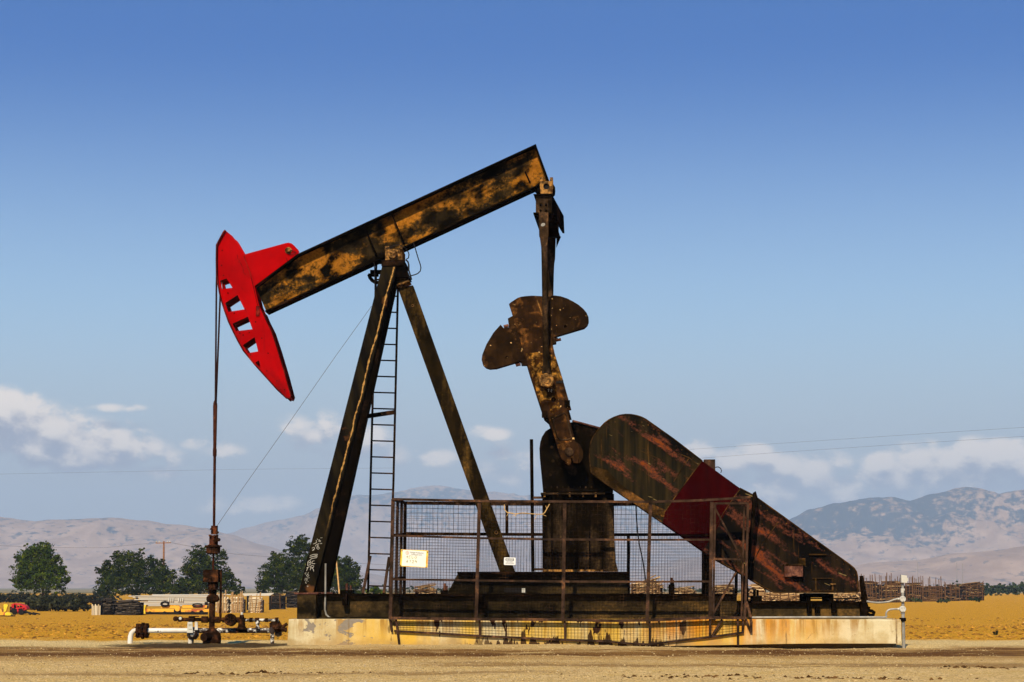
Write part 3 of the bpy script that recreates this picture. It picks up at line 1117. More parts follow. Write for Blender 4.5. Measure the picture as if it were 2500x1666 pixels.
# saddle bearing and samson post top
bp = at(*z6(740, 228), -.34)
sad = part('saddle_bearing', MB().pbox(*z6(600, 135), *z6(912, 335), -.33, .33), M['bearing'], PJ)
part('bearing_cap', MB().lathe((bp.x, -.41, bp.z), (0, 1, 0), [(0, .03), (.006, .048), (.0, .060), (.0, .082), (.03, .086), (.09, .086)], 24), M['bearing'], sad)
mb = MB()
for px in (615, 660, 870, 900):
    a = at(*z6(px, 135), -.28)
    mb.cyl((a.x, -.28, a.z - .02), (a.x, -.28, a.z + .05), .02, 8)
parts('bolt', mb, M['bearing'], sad)
part('base_plate', MB().pbox(*z6(530, 340), *z6(950, 440), -.42, .42), M['black'], sad)
part('post_cap', MB().pprism([z6(*p) for p in ((545, 440), (960, 440), (1040, 655), (800, 660), (770, 500), (545, 500))], -.30, .30), M['black'], PJ)
part('clevis_plate', MB().pprism([z6(*p) for p in ((820, 668), (1000, 650), (1045, 715), (818, 805))], -.22, .22), M['legs'], PJ)
a0, a1 = XZ([z6(815, 812), z6(1045, 722)], -.24)
part('clevis_flange', MB().strip([a0, a1], .03, -.24, .24), M['bearing'], PJ)
for p0, p1 in (((880, 820), (885, 850)), ((985, 775), (1010, 805))):
    a = at(*z6(*p0), -.2)
    parts('bolt', MB().cyl((a.x, -.17, a.z), (a.x, -.12, a.z), .02, 8), M['bearing'], PJ)

# front legs: splayed wide-flange sections
YB, YT = -1.22, -.40


def leg(mirror, nm):
    sgn = -1 if mirror else 1
    f0, f1 = [at(a, b, YB) for a, b in ((729, 1447), (765, 1447))]
    t0, t1 = [at(a, b, YT) for a, b in ((932.5, 652), (968, 652))]
    fl = [f0, f1, t1, t0]
    out = []
    for dy, th in ((0, .03), (.24, .03)):
        q0 = [p + V((0, dy, 0)) for p in fl]
        q1 = [p + V((0, dy + th, 0)) for p in fl]
        out.append((q0, q1))
    m0, m1 = (f0 + f1) / 2, (t0 + t1) / 2
    wq = [m0 + V((-.012, .03, 0)), m0 + V((.012, .03, 0)), m1 + V((.012, .03, 0)), m1 + V((-.012, .03, 0))]
    out.append((wq, [p + V((0, .21, 0)) for p in wq]))
    res = []
    for i, (q0, q1) in enumerate(out):
        if mirror:
            q0 = [V((p.x, -p.y, p.z)) for p in q0]
            q1 = [V((p.x, -p.y, p.z)) for p in q1]
        mb = MB().hexa(q0, q1)
        if i == 0 and not mirror:
            L = (t0 - f0).length
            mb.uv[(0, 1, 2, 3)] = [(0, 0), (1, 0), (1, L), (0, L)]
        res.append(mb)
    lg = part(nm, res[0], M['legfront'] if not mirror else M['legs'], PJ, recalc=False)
    mb = MB()
    mb.add(res[1].v, res[1].f)
    mb.add(res[2].v, res[2].f)
    part('web', mb, M['black'], lg)
    # foot block
    fx0, fx1 = f0.x - .02, f0.x + .19
    ya, yb = (YB - .03, YB + .34) if not mirror else (-YB - .34, -YB + .03)
    part('foot', MB().box(fx0, fx1 + .12, ya, yb, zt, f0.z - .03), M['skid'], lg)
    part('foot_plate', MB().box(fx0 - .05, fx1 + .16, ya - .02, yb + .02, f0.z - .03, f0.z), M['box'], lg)
    return lg, fl


L1, FL = leg(False, 'front_leg')
leg(True, 'front_leg')

# chalk writing on the near leg
pn = (FL[1] - FL[0]).cross(FL[3] - FL[0]).normalized()
zg = zc(11.2, 730, 1300)


def strokes(lst, conv, p0, nrm, w_, mat, parent, nm, rise=.004):
    nrm = nrm if nrm.y < 0 else -nrm
    mb = MB()
    for st in lst:
        pts = [at_plane(*conv(*p), p0, nrm) + nrm * rise for p in st]
        mb.tube(pts, w_, 4)
    return part(nm, mb, mat, parent)


chalk = [
    [(245, 800), (235, 910)], [(250, 800), (290, 770), (320, 785), (305, 825), (260, 840)], [(262, 840), (325, 835), (330, 860), (300, 890), (235, 908)],
    [(420, 778), (370, 790), (350, 830), (370, 860), (440, 858)],
    [(205, 975), (290, 938)], [(245, 960), (225, 1005), (207, 1058)],
    [(325, 925), (312, 1035)], [(325, 925), (370, 905), (405, 920), (400, 955), (330, 980)], [(365, 975), (395, 1020), (402, 1070)],
    [(300, 640), (400, 605), (500, 600)], [(500, 600), (500, 628), (290, 690)], [(290, 690), (420, 655), (505, 660), (480, 695), (360, 715), (305, 750)],
    [(355, 435), (395, 412), (430, 425), (415, 460), (365, 500)], [(365, 500), (415, 478)],
    [(500, 370), (520, 355), (530, 380), (490, 400), (490, 440), (520, 468), (560, 440), (545, 405), (510, 410)],
    [(440, 385), (475, 340)], [(475, 340), (550, 312)], [(580, 320), (590, 300)], [(610, 320), (625, 295)],
    [(550, 195), (545, 250), (580, 262), (592, 235), (560, 225)], [(470, 215), (478, 255)], [(500, 180), (508, 200)], [(595, 160), (600, 145)], [(625, 160), (630, 140)], [(390, 320), (450, 300), (490, 265)],
]
strokes(chalk, zg, FL[0], pn, .0052, M['chalk'], L1, 'chalk_writing')
faint = [[(175, 1100), (165, 1140), (195, 1150)], [(200, 1110), (215, 1110)], [(265, 1095), (200, 1195)], [(235, 1160), (270, 1165), (270, 1195), (225, 1215), (215, 1170)],
         [(175, 1250), (160, 1320)], [(215, 1255), (200, 1290), (230, 1290), (225, 1315), (195, 1318)], [(215, 1255), (290, 1240)],
         [(200, 1345), (175, 1370), (185, 1395), (215, 1385)], [(240, 1350), (260, 1340)], [(220, 1465), (255, 1470), (245, 1490), (220, 1480)]]
strokes(faint, zg, FL[0], pn, .0036, M['chalk'], L1, 'faint_writing')

# rear leg
l0, l1 = at(1220, 1397, -.13), at(1257, 1397, -.13)
u0, u1 = at(971, 703, -.13), at(1008, 697, -.13)
mb = MB().hexa([l0, l1, u1, u0], [p + V((0, .26, 0)) for p in (l0, l1, u1, u0)])
rl = part('rear_leg', mb, M['legs'], PJ)
a = at(*z1(1722, 740), -.135)
part('ring', MB().tube([V((a.x + .022 * cos(t), a.y - .008, a.z + .022 * sin(t))) for t in [i * pi / 5 for i in range(11)]], .006, 5), M['bearing'], rl)
a = at(*z8(230, 450), -.135)
part('ring', MB().tube([V((a.x + .028 * cos(t), a.y - .008, a.z + .028 * sin(t))) for t in [i * pi / 5 for i in range(11)]], .007, 5), M['bearing'], rl)

# grease hoses at the top of the post
for nm, pts, Y, r in (('hose', ((1115, 25), (1150, 130), (1200, 300), (1240, 420), (1252, 480), (1240, 540), (1195, 585), (1130, 610), (1065, 626)), -.25, .011),
                      ('hose', ((975, 130), (1020, 190), (1035, 240), (1025, 300), (990, 320)), -.35, .011),
                      ('hose', ((975, 330), (1015, 370), (1030, 420), (1030, 520), (1065, 640), (1080, 700)), -.30, .016),
                      ('hose', ((605, 130), (680, 110), (760, 70), (860, 60), (950, 110)), -.40, .009),
                      ('hose', ((385, 360), (405, 420), (412, 700), (412, 880), (432, 940)), -.20, .009)):
    part(nm, MB().tube([at(*z6(*p), Y) for p in pts], r, 6), M['cable'], PJ)
a = [at(*z2(*p), -.1) for p in ((955, 755), (952, 785), (975, 803), (1015, 790), (1060, 750))]
part('hose', MB().tube(a, .010, 6), M['cable'], PJ)
# sheave bracket left of the post
part('bracket', MB().pbox(*z6(325, 517), *z6(540, 580), .05, .2).pbox(*z6(290, 582), *z6(465, 618), .03, .22), M['black'], PJ)
part('hook', MB().tube([at(*z6(*p), .1) for p in ((305, 600), (325, 660), (365, 710), (415, 742), (490, 752))], .034, 8), M['black'], PJ)

# ladder
LY0, LY1 = .62, .42


def lpt(px, py):
    t = (1445 - py) / 810
    return at(px, py, LY0 + (LY1 - LY0) * t)


mb = MB()
lad = part('ladder', MB().tube([lpt(919, 632), lpt(906, 1126), lpt(898.5, 1446)], .021, 8), M['wire'], PJ)
part('rail', MB().tube([lpt(973, 640), lpt(960.5, 1180), lpt(951, 1446)], .021, 8), M['wire'], lad)
for i in range(21):
    py = 1431.3 - 39.35 * i
    t = (1446 - py) / 814
    xl, xr = 898.5 + (919 - 898.5) * t, 951 + (973 - 951) * t
    part('rung', MB().tube([lpt(xl, py - .8), lpt(xr, py + .8)], .015, 6), M['wire'], lad)
for a, b in (((904, 1358), (886, 1449)), ((950, 1361), (937, 1449))):
    part('foot_brace', MB().tube([at(*a, .55), at(*b, .35)], .034, 4), M['fence'], lad)
q0 = [at(*p, .30) for p in ((895, 1022), (898, 1011), (965, 1001), (967, 1011))]
st_ = part('strap', MB().hexa(q0, [p + V((0, .05, 0)) for p in q0]), M['black'], lad)

# skid: near and far I-beams in two heights, cross members
for s_ in (-1, 1):
    def yy(a, b):
        return (a, b) if s_ < 0 else (-b, -a)
    x0, x1 = at(757, 1480, -1).x, at(1800, 1480, -1).x
    zt1 = at(1000, 1450.5, -1.05).z
    x2, x3 = at(1815, 1480, -1).x, at(2117, 1480, -1).x
    zt2 = at(2000, 1469, -1.05).z
    for n_, (xa, xb, z_) in enumerate(((x0, x1, zt1), (x2, x3, zt2))):
        sk = part('skid_beam', MB().box(xa, xb, *yy(-.93, -.90), zt + .03, z_ - .03), M['skid'], PJ)
        part('top_flange', MB().box(xa, xb, *yy(-1.05, -.78), z_ - .03, z_), M['black'], sk)
        part('bottom_flange', MB().box(xa, xb, *yy(-1.05, -.78), zt + .002, zt + .03), M['skid'], sk)
        if n_ == 1:
            part('stiffener', MB().box(xb - .12, xb - .02, *yy(-1.04, -.93), zt + .03, z_ - .03).box(xb - .02, xb, *yy(-1.05, .0 if s_ < 0 else -.78), zt + .03, z_ - .03), M['black'], sk)
cx = at(2110, 1480, -1).x
part('cross_member', MB().box(cx - .1, cx, -.78, .78, zt + .03, zt2 - .03), M['black'], PJ)
part('cross_member', MB().box(x0 + .05, x0 + .15, -.78, .78, zt + .03, zt1 - .03), M['black'], PJ)
part('deck_plate', MB().box(x0 + .3, x1 - .1, -.78, .78, zt1 - .06, zt1 - .035), M['skid'], PJ)
# lugs and clamps along the skid top
for px, py0, py1, wpx in ((846, 1437, 1449, 32), (1640, 1423, 1450, 14), (1085, 1437, 1449, 18)):
    a = at(px, py1, -.7)
    b = at(px, py0, -.7)
    w_ = wpx / 280
    lg = part('lug', MB().box(a.x - w_, a.x + w_, -.75, -.55, zt1, b.z - .03), M['black'], PJ)
    parts('bolt', MB().cyl((a.x, -.65, b.z - .03), (a.x, -.65, b.z + .09), .025, 8).cyl((a.x + w_ * .6, -.65, b.z - .03), (a.x + w_ * .6, -.65, b.z + .05), .018, 8), M['box'], lg)
for px, wpx in ((842, 12), (1170, 26), (1995, 10), (2036, 11), (1975, 9)):
    a = at(px, 1470, -1.06)
    w_ = wpx / 280
    zz_ = zt1 if px < 1800 else zt2
    part('hold_down_clamp', MB().box(a.x - w_, a.x + w_, -1.11, -.94, zz_ - .20, zz_ + .006), M['black'], PJ)

# gearbox base, riser and housing
GY = -.62
gb = part('gearbox_base', MB().pprism([(1118, 1400), (1532, 1400), (1532, 1448), (1093, 1448)], GY - .02, -GY + .02), M['skid'], PJ)
a, b = at(1116, 1398, GY - .15), at(1535, 1398, GY - .15)
part('top_flange', MB().box(a.x, b.x, GY - .16, -GY + .16, a.z - .02, a.z + .012), M['black'], gb)
a, b = at(1120, 1449, GY - .12), at(1533, 1449, GY - .12)
part('bottom_flange', MB().box(a.x - .2, b.x, GY - .12, -GY + .12, zt1 + .001, zt1 + .022), M['skid'], gb)
part('slot_shade', MB().pbox(1231, 1436, 1276, 1448, GY - .03, GY), M['rubber'], gb)  # dark block standing in for the shade inside a hole
part('block', MB().pbox(1274, 1437, 1282, 1448, GY - .08, GY - .03), M['fitting'], gb)
rs = part('gearbox_riser', MB().pprism([(1324, 1206), (1476, 1206), (1499, 1206), (1500, 1300), (1503, 1370), (1509, 1394), (1324, 1396)], GY + .1, -GY - .1), M['riser'], PJ)
mb = MB()
for i, zx in enumerate((655, 730, 845, 960, 1075, 1190)):
    pa_, pb_ = z8(zx, 120), z8(zx + 6, 800)
    mb.pbox(pa_[0], pa_[1], pa_[0] + 2.6, pb_[1] - 3, GY + .04, GY + .1)
parts('rib', mb, M['black'], rs)
mb = MB()
for i, (a_, b_) in enumerate(((655, 730), (732, 845), (847, 960), (962, 1075), (1077, 1190))):
    pa_, pb_ = z8(a_ + 3, 150), z8(b_, 798)
    mb.pbox(pa_[0] + 2, pa_[1], pb_[0], pb_[1], GY + .085 - .004 * (i % 2), GY + .1)
parts('panel', mb, M['riser'], rs)
part('edge_plate', MB().pprism([z8(*p) for p in ((1196, 130), (1230, 132), (1285, 270), (1300, 420), (1310, 680), (1338, 795), (1200, 800))], GY - .03, GY + .09), M['riser'], rs)
part('foot_angle', MB().pbox(1324, 1391, 1508, 1396, GY - .02, GY + .09), M['bearing'], rs)
part('flange_plate', MB().pbox(1320, 1203, 1477, 1207.5, GY - .10, -GY + .1), M['pitman'], rs)
mb = MB()
for zx in (670, 785, 900, 1020, 1135):
    a = at(*z8(zx, 100), GY - .05)
    mb.cyl((a.x, a.y, a.z - .05), (a.x, a.y, a.z + .03), .018, 8)
parts('bolt', mb, M['bearing'], rs)
gx = part('gearbox', MB().pprism([(1326, 1203), (1322, 1160), (1318, 1120), (1317, 1095), (1319, 1080), (1323, 1067), (1332, 1053), (1345, 1045), (1370, 1037), (1397, 1031), (1462, 1048), (1478, 1060), (1497, 1200), (1497, 1203)], GY + .02, -GY - .02), M['gearbox'], PJ)
a0, a1 = XZ([(1397, 1029), (1464, 1047)], GY)
part('cover_strip', MB().strip([a0, a1], .025, GY - .04, -GY + .04), M['box'], gx)
part('split_flange', MB().pbox(1326, 1192, 1460, 1201, GY - .06, -GY + .06), M['gearbox'], gx)
ax = at(1389.5, 1104, -.95)
part('shaft_seal', MB().lathe((ax.x, GY - .10, ax.z), (0, 1, 0), [(0, .16), (.05, .22), (.12, .30), (.13, .34)], 28), M['gearbox'], gx)
mb = MB()
for zx, zy in ((240, 400), (250, 520), (225, 640)):
    a = at(*zc(3.564, 1280, 980)(zx, zy), GY)
    mb.cyl((a.x, GY - .01, a.z), (a.x, GY + .03, a.z), .028, 10)
parts('inspection_plug', mb, M['pitman'], gx)
mb = MB()
for i in range(9):
    zx = 185 + i * 50
    a = at(*z4(zx, 750), GY - .03)
    mb.cyl((a.x, a.y, a.z - .03), (a.x, a.y, a.z + .022), .016, 6)
parts('flange_bolt', mb, M['pitman'], gx)
# breather stand pipe beside the gearbox
vp = part('stand_pipe', MB().tube([at(1297.5, 1073, GY), at(1299, 1200, GY), at(1301, 1396, GY)], .032, 10), M['black'], PJ)
for py in (1216, 1391):
    a = at(1300, py, GY)
    part('bracket', MB().box(a.x, a.x + .2, GY - .02, GY + .02, a.z - .015, a.z + .025), M['fence'], vp)

# cranks, counterweights, pitmans on both sides
CY0, CY1 = -1.16, -.98


def mirY(mb, dx=0.0, dz=0.0):
    m = MB()
    m.add([V((p.x + dx, -p.y, p.z + dz)) for p in mb.v], [tuple(reversed(f)) for f in mb.f])
    return m


def circ(cx_, cy_, r, n=14):
    return [(cx_ + r * cos(2 * pi * i / n), cy_ + r * sin(2 * pi * i / n)) for i in range(n)]


crank_pts = [z3(*p) for p in ((335, 205), (352, 190), (370, 178), (400, 158), (430, 147), (475, 141), (520, 138), (560, 140), (600, 142), (700, 600), (760, 790), (832, 1045), (800, 1050), (832, 1180), (862, 1300))]
crank_pts += [z3(*p) for p in ((880, 1315), (895, 1345), (896, 1400), (890, 1440), (884, 1475), (850, 1468), (838, 1432), (828, 1430), (832, 1470), (818, 1490), (800, 1485), (780, 1455), (755, 1440), (735, 1395), (690, 1240), (640, 1085), (600, 1050), (480, 680), (405, 430), (365, 300))]
crank_holes = [circ(*z3(690, 967), 6.0)]
lw = [z3(*p) for p in ((372, 300), (330, 322), (340, 394), (294, 402), (270, 374), (210, 440), (150, 540), (122, 610), (117, 650), (128, 690), (150, 710), (180, 720), (235, 716), (420, 660), (434, 668), (434, 690), (484, 690), (470, 640), (430, 480))]
rw = [z3(*p) for p in ((603, 150), (640, 172), (652, 186), (668, 160), (668, 138), (700, 136), (745, 142), (800, 160), (850, 186), (890, 210), (930, 245), (955, 275), (970, 310), (972, 345), (960, 372), (935, 394), (905, 402), (705, 462), (690, 474), (712, 480), (712, 514), (670, 525), (640, 430), (612, 300))]


def crank_side(far):
    dx, dz = (.0, .0)
    # counterweights on the far crank are bolted further out along it
    cdir = (V((at(*z3(470, 200), -1).x, 0, at(*z3(470, 200), -1).z)) - V((at(*z3(815, 1385), -1).x, 0, at(*z3(815, 1385), -1).z))).normalized()
    sh = cdir * .27 if far else V((0, 0, 0))
    g = (lambda m, o=V((0, 0, 0)): mirY(m, o.x, o.z)) if far else (lambda m, o=None: m)
    cr = part('crank_arm', g(MB().pprism(crank_pts, CY0, CY1, crank_holes)), M['crank'], PJ)
    part('counterweight', g(MB().pprism(lw, CY0 + .07, CY1 + .12, [circ(*z3(318, 632), 3.6, 10)]), sh), M['weight'], cr)
    part('counterweight', g(MB().pprism(rw, CY0 + .05, CY1 + .12, [circ(*z3(785, 383), 3.6, 10)]), sh), M['weight'], cr)
    # stud ends that clamp the weights
    mb = MB()
    for zx, zy, dxp in ((332, 375, -1), (428, 685, -1), (712, 495, 1)):
        a = at(*z3(zx, zy), CY0 + .12)
        mb.cyl(a, a + V((dxp * .085, 0, dxp * .02)), .026, 8)
    parts('clamp_stud', g(mb, sh), M['box'], cr)
    # raised rims round the lower arm recess
    mb = MB()
    loop = [z3(*p) for p in ((672, 1105), (700, 1112), (775, 1075), (790, 1085), (835, 1270), (800, 1290), (745, 1285), (720, 1265))]
    lp = [at(a, b, CY0 - .004) for a, b in loop]
    mb.tube(lp + [lp[0]], .016, 6)
    part('recess_rim', g(mb), M['pitman'], cr)
    mb = MB()
    a = at(*z3(815, 1385), CY0)
    mb.lathe((a.x, CY0 - .03, a.z), (0, 1, 0), [(0, .02), (.0, .072), (.012, .076), (.06, .076)], 22)
    mb.cyl((a.x, CY0 - .02, a.z), (a.x, CY1 + .4, a.z), .07, 18)
    part('shaft', g(mb), M['pitman'], cr)
    mb = MB()
    mb.pprism([z3(*p) for p in ((880, 1310), (905, 1330), (925, 1380), (925, 1430), (905, 1465), (890, 1475), (893, 1440), (897, 1400), (896, 1345))], CY0 + .03, CY1)
    part('clamp_lug', g(mb), M['weight'], cr)
    if not far:
        # golden rust face plates over the lower half of the crank
        part('rust_plate', MB().pprism([z3(*p) for p in ((470, 600), (560, 590), (700, 612), (757, 790), (765, 830), (706, 842), (712, 890), (738, 1010), (745, 1050), (700, 1078), (668, 1075), (640, 980), (595, 1035), (556, 900))], CY0 - .006, CY0 - .0005, crank_holes), M['crank_hot'], cr)
        part('shadow_groove', MB().pprism([z3(*p) for p in ((706, 822), (768, 812), (771, 830), (712, 840))], CY0 - .012, CY0 - .0065), M['rubber'], cr)  # raised dark strip coloured as the shade of a groove
        mb = MB()
        rp = [z3(*p) for p in ((545, 140), (575, 215), (603, 300), (640, 430))]
        mb.tube([at(a, b, CY0 - .004) for a, b in rp], .010, 5)
        part('ridge', mb, M['bearing'], cr)
        mb = MB()
        for zx, zy in ((795, 1000), (615, 1085)):
            a = at(*z3(zx, zy), CY0)
            mb.box(a.x - .04, a.x + .06, CY0 - .03, CY0 + .02, a.z - .06, a.z + .06)
        parts('wedge', mb, M['black'], cr)
    # pitman
    skew = V((.11, 0, 0)) if far else V((0, 0, 0))
    g2 = (lambda m: mirY(m, 0, 0))
    PY = -1.30
    wp = at(*z3(635, 818), PY)

    def sk(m):
        if not far:
            return m
        zlo, zhi = wp.z, at(1328, 500, PY).z
        r = MB()
        r.add([V((p.x + .11 * max(0, min(1, (p.z - zlo) / (zhi - zlo))), -p.y, p.z)) for p in m.v], [tuple(reversed(f)) for f in m.f])
        return r
    pt = part('pitman_arm', sk(MB().tube([at(1329, 590, PY), at(1329.4, 620, PY), at(1333.6, 880, PY), at(1334, 912, PY)], [.062, .057, .057, .085], 14)), M['pitman'], PJ)
    part('socket', sk(MB().tube([at(1327.3, 521, PY), at(1327.6, 576, PY), at(1328, 580, PY), at(1328.5, 603, PY)], [.118, .116, .104, .075], 4)), M['pitman'], pt)
    bh = part('wrist_bearing', sk(MB().lathe((wp.x, PY - .10, wp.z), (0, 1, 0), [(.004, .030), (.0, .034), (.0, .052), (.010, .056), (.014, .062), (.0, .080), (-.004, .098), (.0, .112), (.02, .128), (.12, .134), (.16, .120)], 30)), M['bearing'], pt)
    mb = MB()
    for i in range(4):
        t = pi / 4 + i * pi / 2
        mb.cyl((wp.x + .118 * cos(t), PY - .11, wp.z + .118 * sin(t)), (wp.x + .118 * cos(t), PY - .07, wp.z + .118 * sin(t)), .017, 6)
    parts('bearing_bolt', sk(mb), M['bearing'], bh)
    return pt, PY, wp


PT, PY, WP = crank_side(False)
crank_side(True)
a = at(*zc(5.2275, 1100, 320)(1180, 1195), PY - .10)
mb = MB().lathe((a.x, PY - .088, a.z), (0, 1, 0), [(0, .001), (0, .030), (.006, .030)], 16)
mb.v = [V((a.x + (p.x - a.x) * 1.25 + (p.z - a.z) * .3, p.y, p.z)) for p in mb.v]
part('sticker', mb, M['galv'], PT)
strokes([[(645, 890), (655, 880), (650, 905)], [(670, 885), (680, 890), (668, 900), (676, 908)]], z3, V((0, CY0 - .013, 0)), V((0, -1, 0)), .006, M['chalk'], PT, 'chalk_mark')

# equaliser beam across the tail, with its bearing
eq = part('equalizer', MB().hexa([at(*p, -1.24) for p in ((1308, 519), (1346, 519), (1346, 476), (1308, 476))], [at(*p, -1.24) + V((.11, 2.48, 0)) for p in ((1308, 519), (1346, 519), (1346, 476), (1308, 476))]), M['pitman'], PJ)
for nm, pts, m_ in (('top_flange', ((1302, 474), (1347, 474), (1347, 477), (1303, 477)), 'black'), ('bottom_flange', ((1302, 519), (1350, 519), (1350, 522.5), (1302, 522.5)), 'black')):
    q0 = [at(*p, -1.30) for p in pts]
    part(nm, MB().hexa(q0, [p + V((.11, 2.6, 0)) for p in q0]), M[m_], eq)
q0 = [at(*z2(*p), -1.27) for p in ((1115, 870), (1245, 870), (1245, 1042), (1115, 1042))]
part('bolt_plate', MB().hexa(q0, [p + V((0, .03, 0)) for p in q0]), M['pitman'], eq)
mb = MB()
for zx in (1147, 1217):
    for zy in (940, 1012):
        a = at(*z2(zx, zy), -1.29)
        mb.lathe((a.x, -1.30, a.z), (0, 1, 0), [(0, .008), (.004, .018), (.03, .021)], 10)
parts('bolt', mb, M['black'], eq)
for s_ in (-1, 1):
    o = V((.11, 0, 0)) if s_ > 0 else V((0, 0, 0))
    q = [at(*p, -1.2) + o for p in ((1304, 523), (1316, 523), (1316, 552))]
    q2 = [at(*p, -1.2) + o for p in ((1340, 523), (1352, 523), (1340, 552))]
    mb = MB()
    for qq in (q, q2):
        y0, y1 = (-1.21, -1.17) if s_ < 0 else (1.17, 1.21)
        mb.prism([(p.x, p.z) for p in qq], y0, y1)
    part('gusset', mb, M['black'], eq)
part('web_gusset', MB().hexa([at(*p, -1.1) for p in ((1344, 478), (1347, 474), (1349, 519), (1344, 519))], [at(*p, -1.1) + V((.20, 2.2, 0)) for p in ((1344, 478), (1347, 474), (1349, 519), (1344, 519))]), M['black'], eq)
tb = part('tail_bearing', MB().pprism([z2(*p) for p in ((1140, 640), (1308, 640), (1312, 690), (1300, 800), (1150, 800), (1140, 700))], -.28, .28, [circ(*z2(1222, 708), 7.6, 16)]), M['bearing'], PJ)
part('bore', MB().pprism(circ(*z2(1222, 708), 7.4, 16), -.24, .2), M['rubber'], tb)
mb = MB()
for zx in (1160, 1287):
    a, b = z2(zx - 20, 592), z2(zx + 20, 640)
    mb.pbox(a[0], a[1], b[0], b[1], -.2, .2)
parts('cap_bolt', mb, M['bearing'], tb)
parts('bearing_link', MB().pprism([z2(*p) for p in ((1060, 720), (1150, 640), (1150, 800), (1100, 765))], -.18, .18).pprism([z2(*p) for p in ((1300, 660), (1335, 720), (1330, 770), (1300, 800))], -.2, .2), M['black'], tb)
part('hanger', MB().pprism([z2(*p) for p in ((1150, 780), (1300, 780), (1300, 815), (1150, 815))], -.26, .30), M['pitman'], tb)
zq, zk = at(1328, 474, -1.30).z, at(*z2(1225, 790), -.2).z
xq = at(*z2(1225, 790), -.2).x
part('hanger_block', MB().box(xq - .10, xq + .10, -.19, .19, zq - .01, zk), M['pitman'], tb)

# belt guard: three sheet sections, rims and fittings
g0, g1 = -.90, -.38
gout = [(1443, 1154), (1441, 1140), (1439, 1115), (1440, 1095), (1443, 1078), (1448, 1067), (1460, 1050), (1476, 1033), (1487, 1025), (1499, 1019), (1513, 1014), (1527, 1012), (1540, 1012.3), (1553, 1014.5), (1565, 1018), (1577, 1024), (1645, 1072)]
top_r0, top_r1 = (1715, 1126), (1806, 1192)
bot_r0, bot_r1 = (1620, 1274), (1711, 1341)
gout_up = gout + [top_r0, (1622, 1250), bot_r0, (1583, 1253.6 - 6 + 3), (1544, 1224), (1476, 1179)]
gout_up = gout + [top_r0, (1624, 1249), (1618, 1276), (1583, 1252), (1544, 1225), (1476, 1179)]
gout_mid = [top_r0, top_r1, (1780, 1236), (1747, 1296), (1716, 1345), (1665, 1309), (1618, 1276), (1624, 1249)]
gout_low = [top_r1, (1839, 1209), (1909, 1259), (1998.5, 1324), (2074, 1378), (2085, 1387), (2091, 1396), (2094, 1408), (2095, 1446.5), (1889, 1446.5), (1872.5, 1438), (1828, 1412), (1743, 1364), (1716, 1345), (1747, 1296), (1780, 1236)]
bg_ = part('belt_guard', MB().pprism(gout_up, g0, g1), M['guard_up'], PJ, 'dark weathered sheet guard with orange scuffs')
part('red_section', MB().pprism(gout_mid, g0 - .006, g1), M['guard_red'], bg_, 'plain dark red guard panel')
part('lower_section', MB().pprism(gout_low, g0, g1), M['guard_low'], bg_)
rim = [(1443, 1154)] + gout[1:] + [top_r0]
part('rim', MB().tube([at(a, b, g0 - .004) for a, b in rim], .012, 6), M['guard_rim'], bg_)
rim = [(1443, 1154), (1476, 1179), (1544, 1225), (1583, 1252), (1616, 1275)]
part('rim', MB().tube([at(a, b, g0 - .004) for a, b in rim], .014, 6), M['guard_rim'], bg_)
part('skirt_panel', MB().pprism([z4(*p) for p in ((574, 560), (720, 600), (860, 740), (1070, 880), (1240, 950), (1215, 1010), (1080, 968), (940, 868), (700, 708), (580, 618))], g0 - .005, g0 - .001), M['guard_rim'], bg_)
for pts in ([z4(*p) for p in ((672, 290), (668, 560))], [z4(*p) for p in ((1540, 525), (1300, 850), (1225, 960))], [z4(*p) for p in ((1230, 360), (1330, 450), (1430, 490), (1520, 560))], [z4(1430, 500), z4(1300, 700)],
            [z5(600, 590), z5(480, 760), z5(415, 890)], [z5(320, 350), z5(280, 400), z5(200, 520), z5(130, 640)]):
    part('seam', MB().tube([at(a, b, g0 - .003) for a, b in pts], .009, 5), M['guard_rim'], bg_)
part('rim', MB().tube([at(a, b, g0 - .004) for a, b in gout_low[:9]], .012, 6), M['guard_rim'], bg_)
part('rim', MB().tube([at(a, b, g0 - .004) for a, b in gout_low[8:13]], .012, 6), M['guard_rim'], bg_)
for pts in ([z4(*p) for p in ((985, 400), (1040, 410), (1090, 440), (1100, 455))], [z4(*p) for p in ((1010, 430), (1110, 475), (1215, 515))]):
    part('scratch', MB().tube([at(a, b, g0 - .001) for a, b in pts], .004, 4), M['guard_rim'], bg_)
def along(pts, step):
    out, left = [], step
    for (x0_, y0_), (x1_, y1_) in zip(pts, pts[1:]):
        L_ = math.hypot(x1_ - x0_, y1_ - y0_)
        t = left
        while t < L_:
            out.append((x0_ + (x1_ - x0_) * t / L_, y0_ + (y1_ - y0_) * t / L_))
            t += step
        left = t - L_
    return out


mb = MB()
for px, py in along([(1452, 1075), (1480, 1042), (1513, 1024), (1550, 1025), (1580, 1036), (1708, 1131)], 17) + along([(1450, 1148), (1545, 1216), (1612, 1264)], 17) + along([(1810, 1204), (1905, 1268), (2068, 1384), (2086, 1404), (2087, 1440)], 19) + along([(1895, 1441), (2080, 1441)], 21):
    a = at(px, py, g0)
    mb.lathe((a.x, g0 - .007, a.z), (0, 1, 0), [(0, .007), (.004, .012), (.009, .013)], 7)
parts('rivet', mb, M['guard_rim'], bg_)
hb = part('hatch_box', MB().pbox(1916, 1380, 1960, 1408, g0 - .12, g0), M['box'], bg_)
part('lid', MB().pbox(1914, 1377, 1961, 1380.5, g0 - .14, g0), M['guard_rim'], hb)
zh = zc(8.404, 1860, 1340)
part('handle', MB().pbox(*zh(610, 538), *zh(720, 552), g0 - .15, g0 - .12), M['box'], hb)
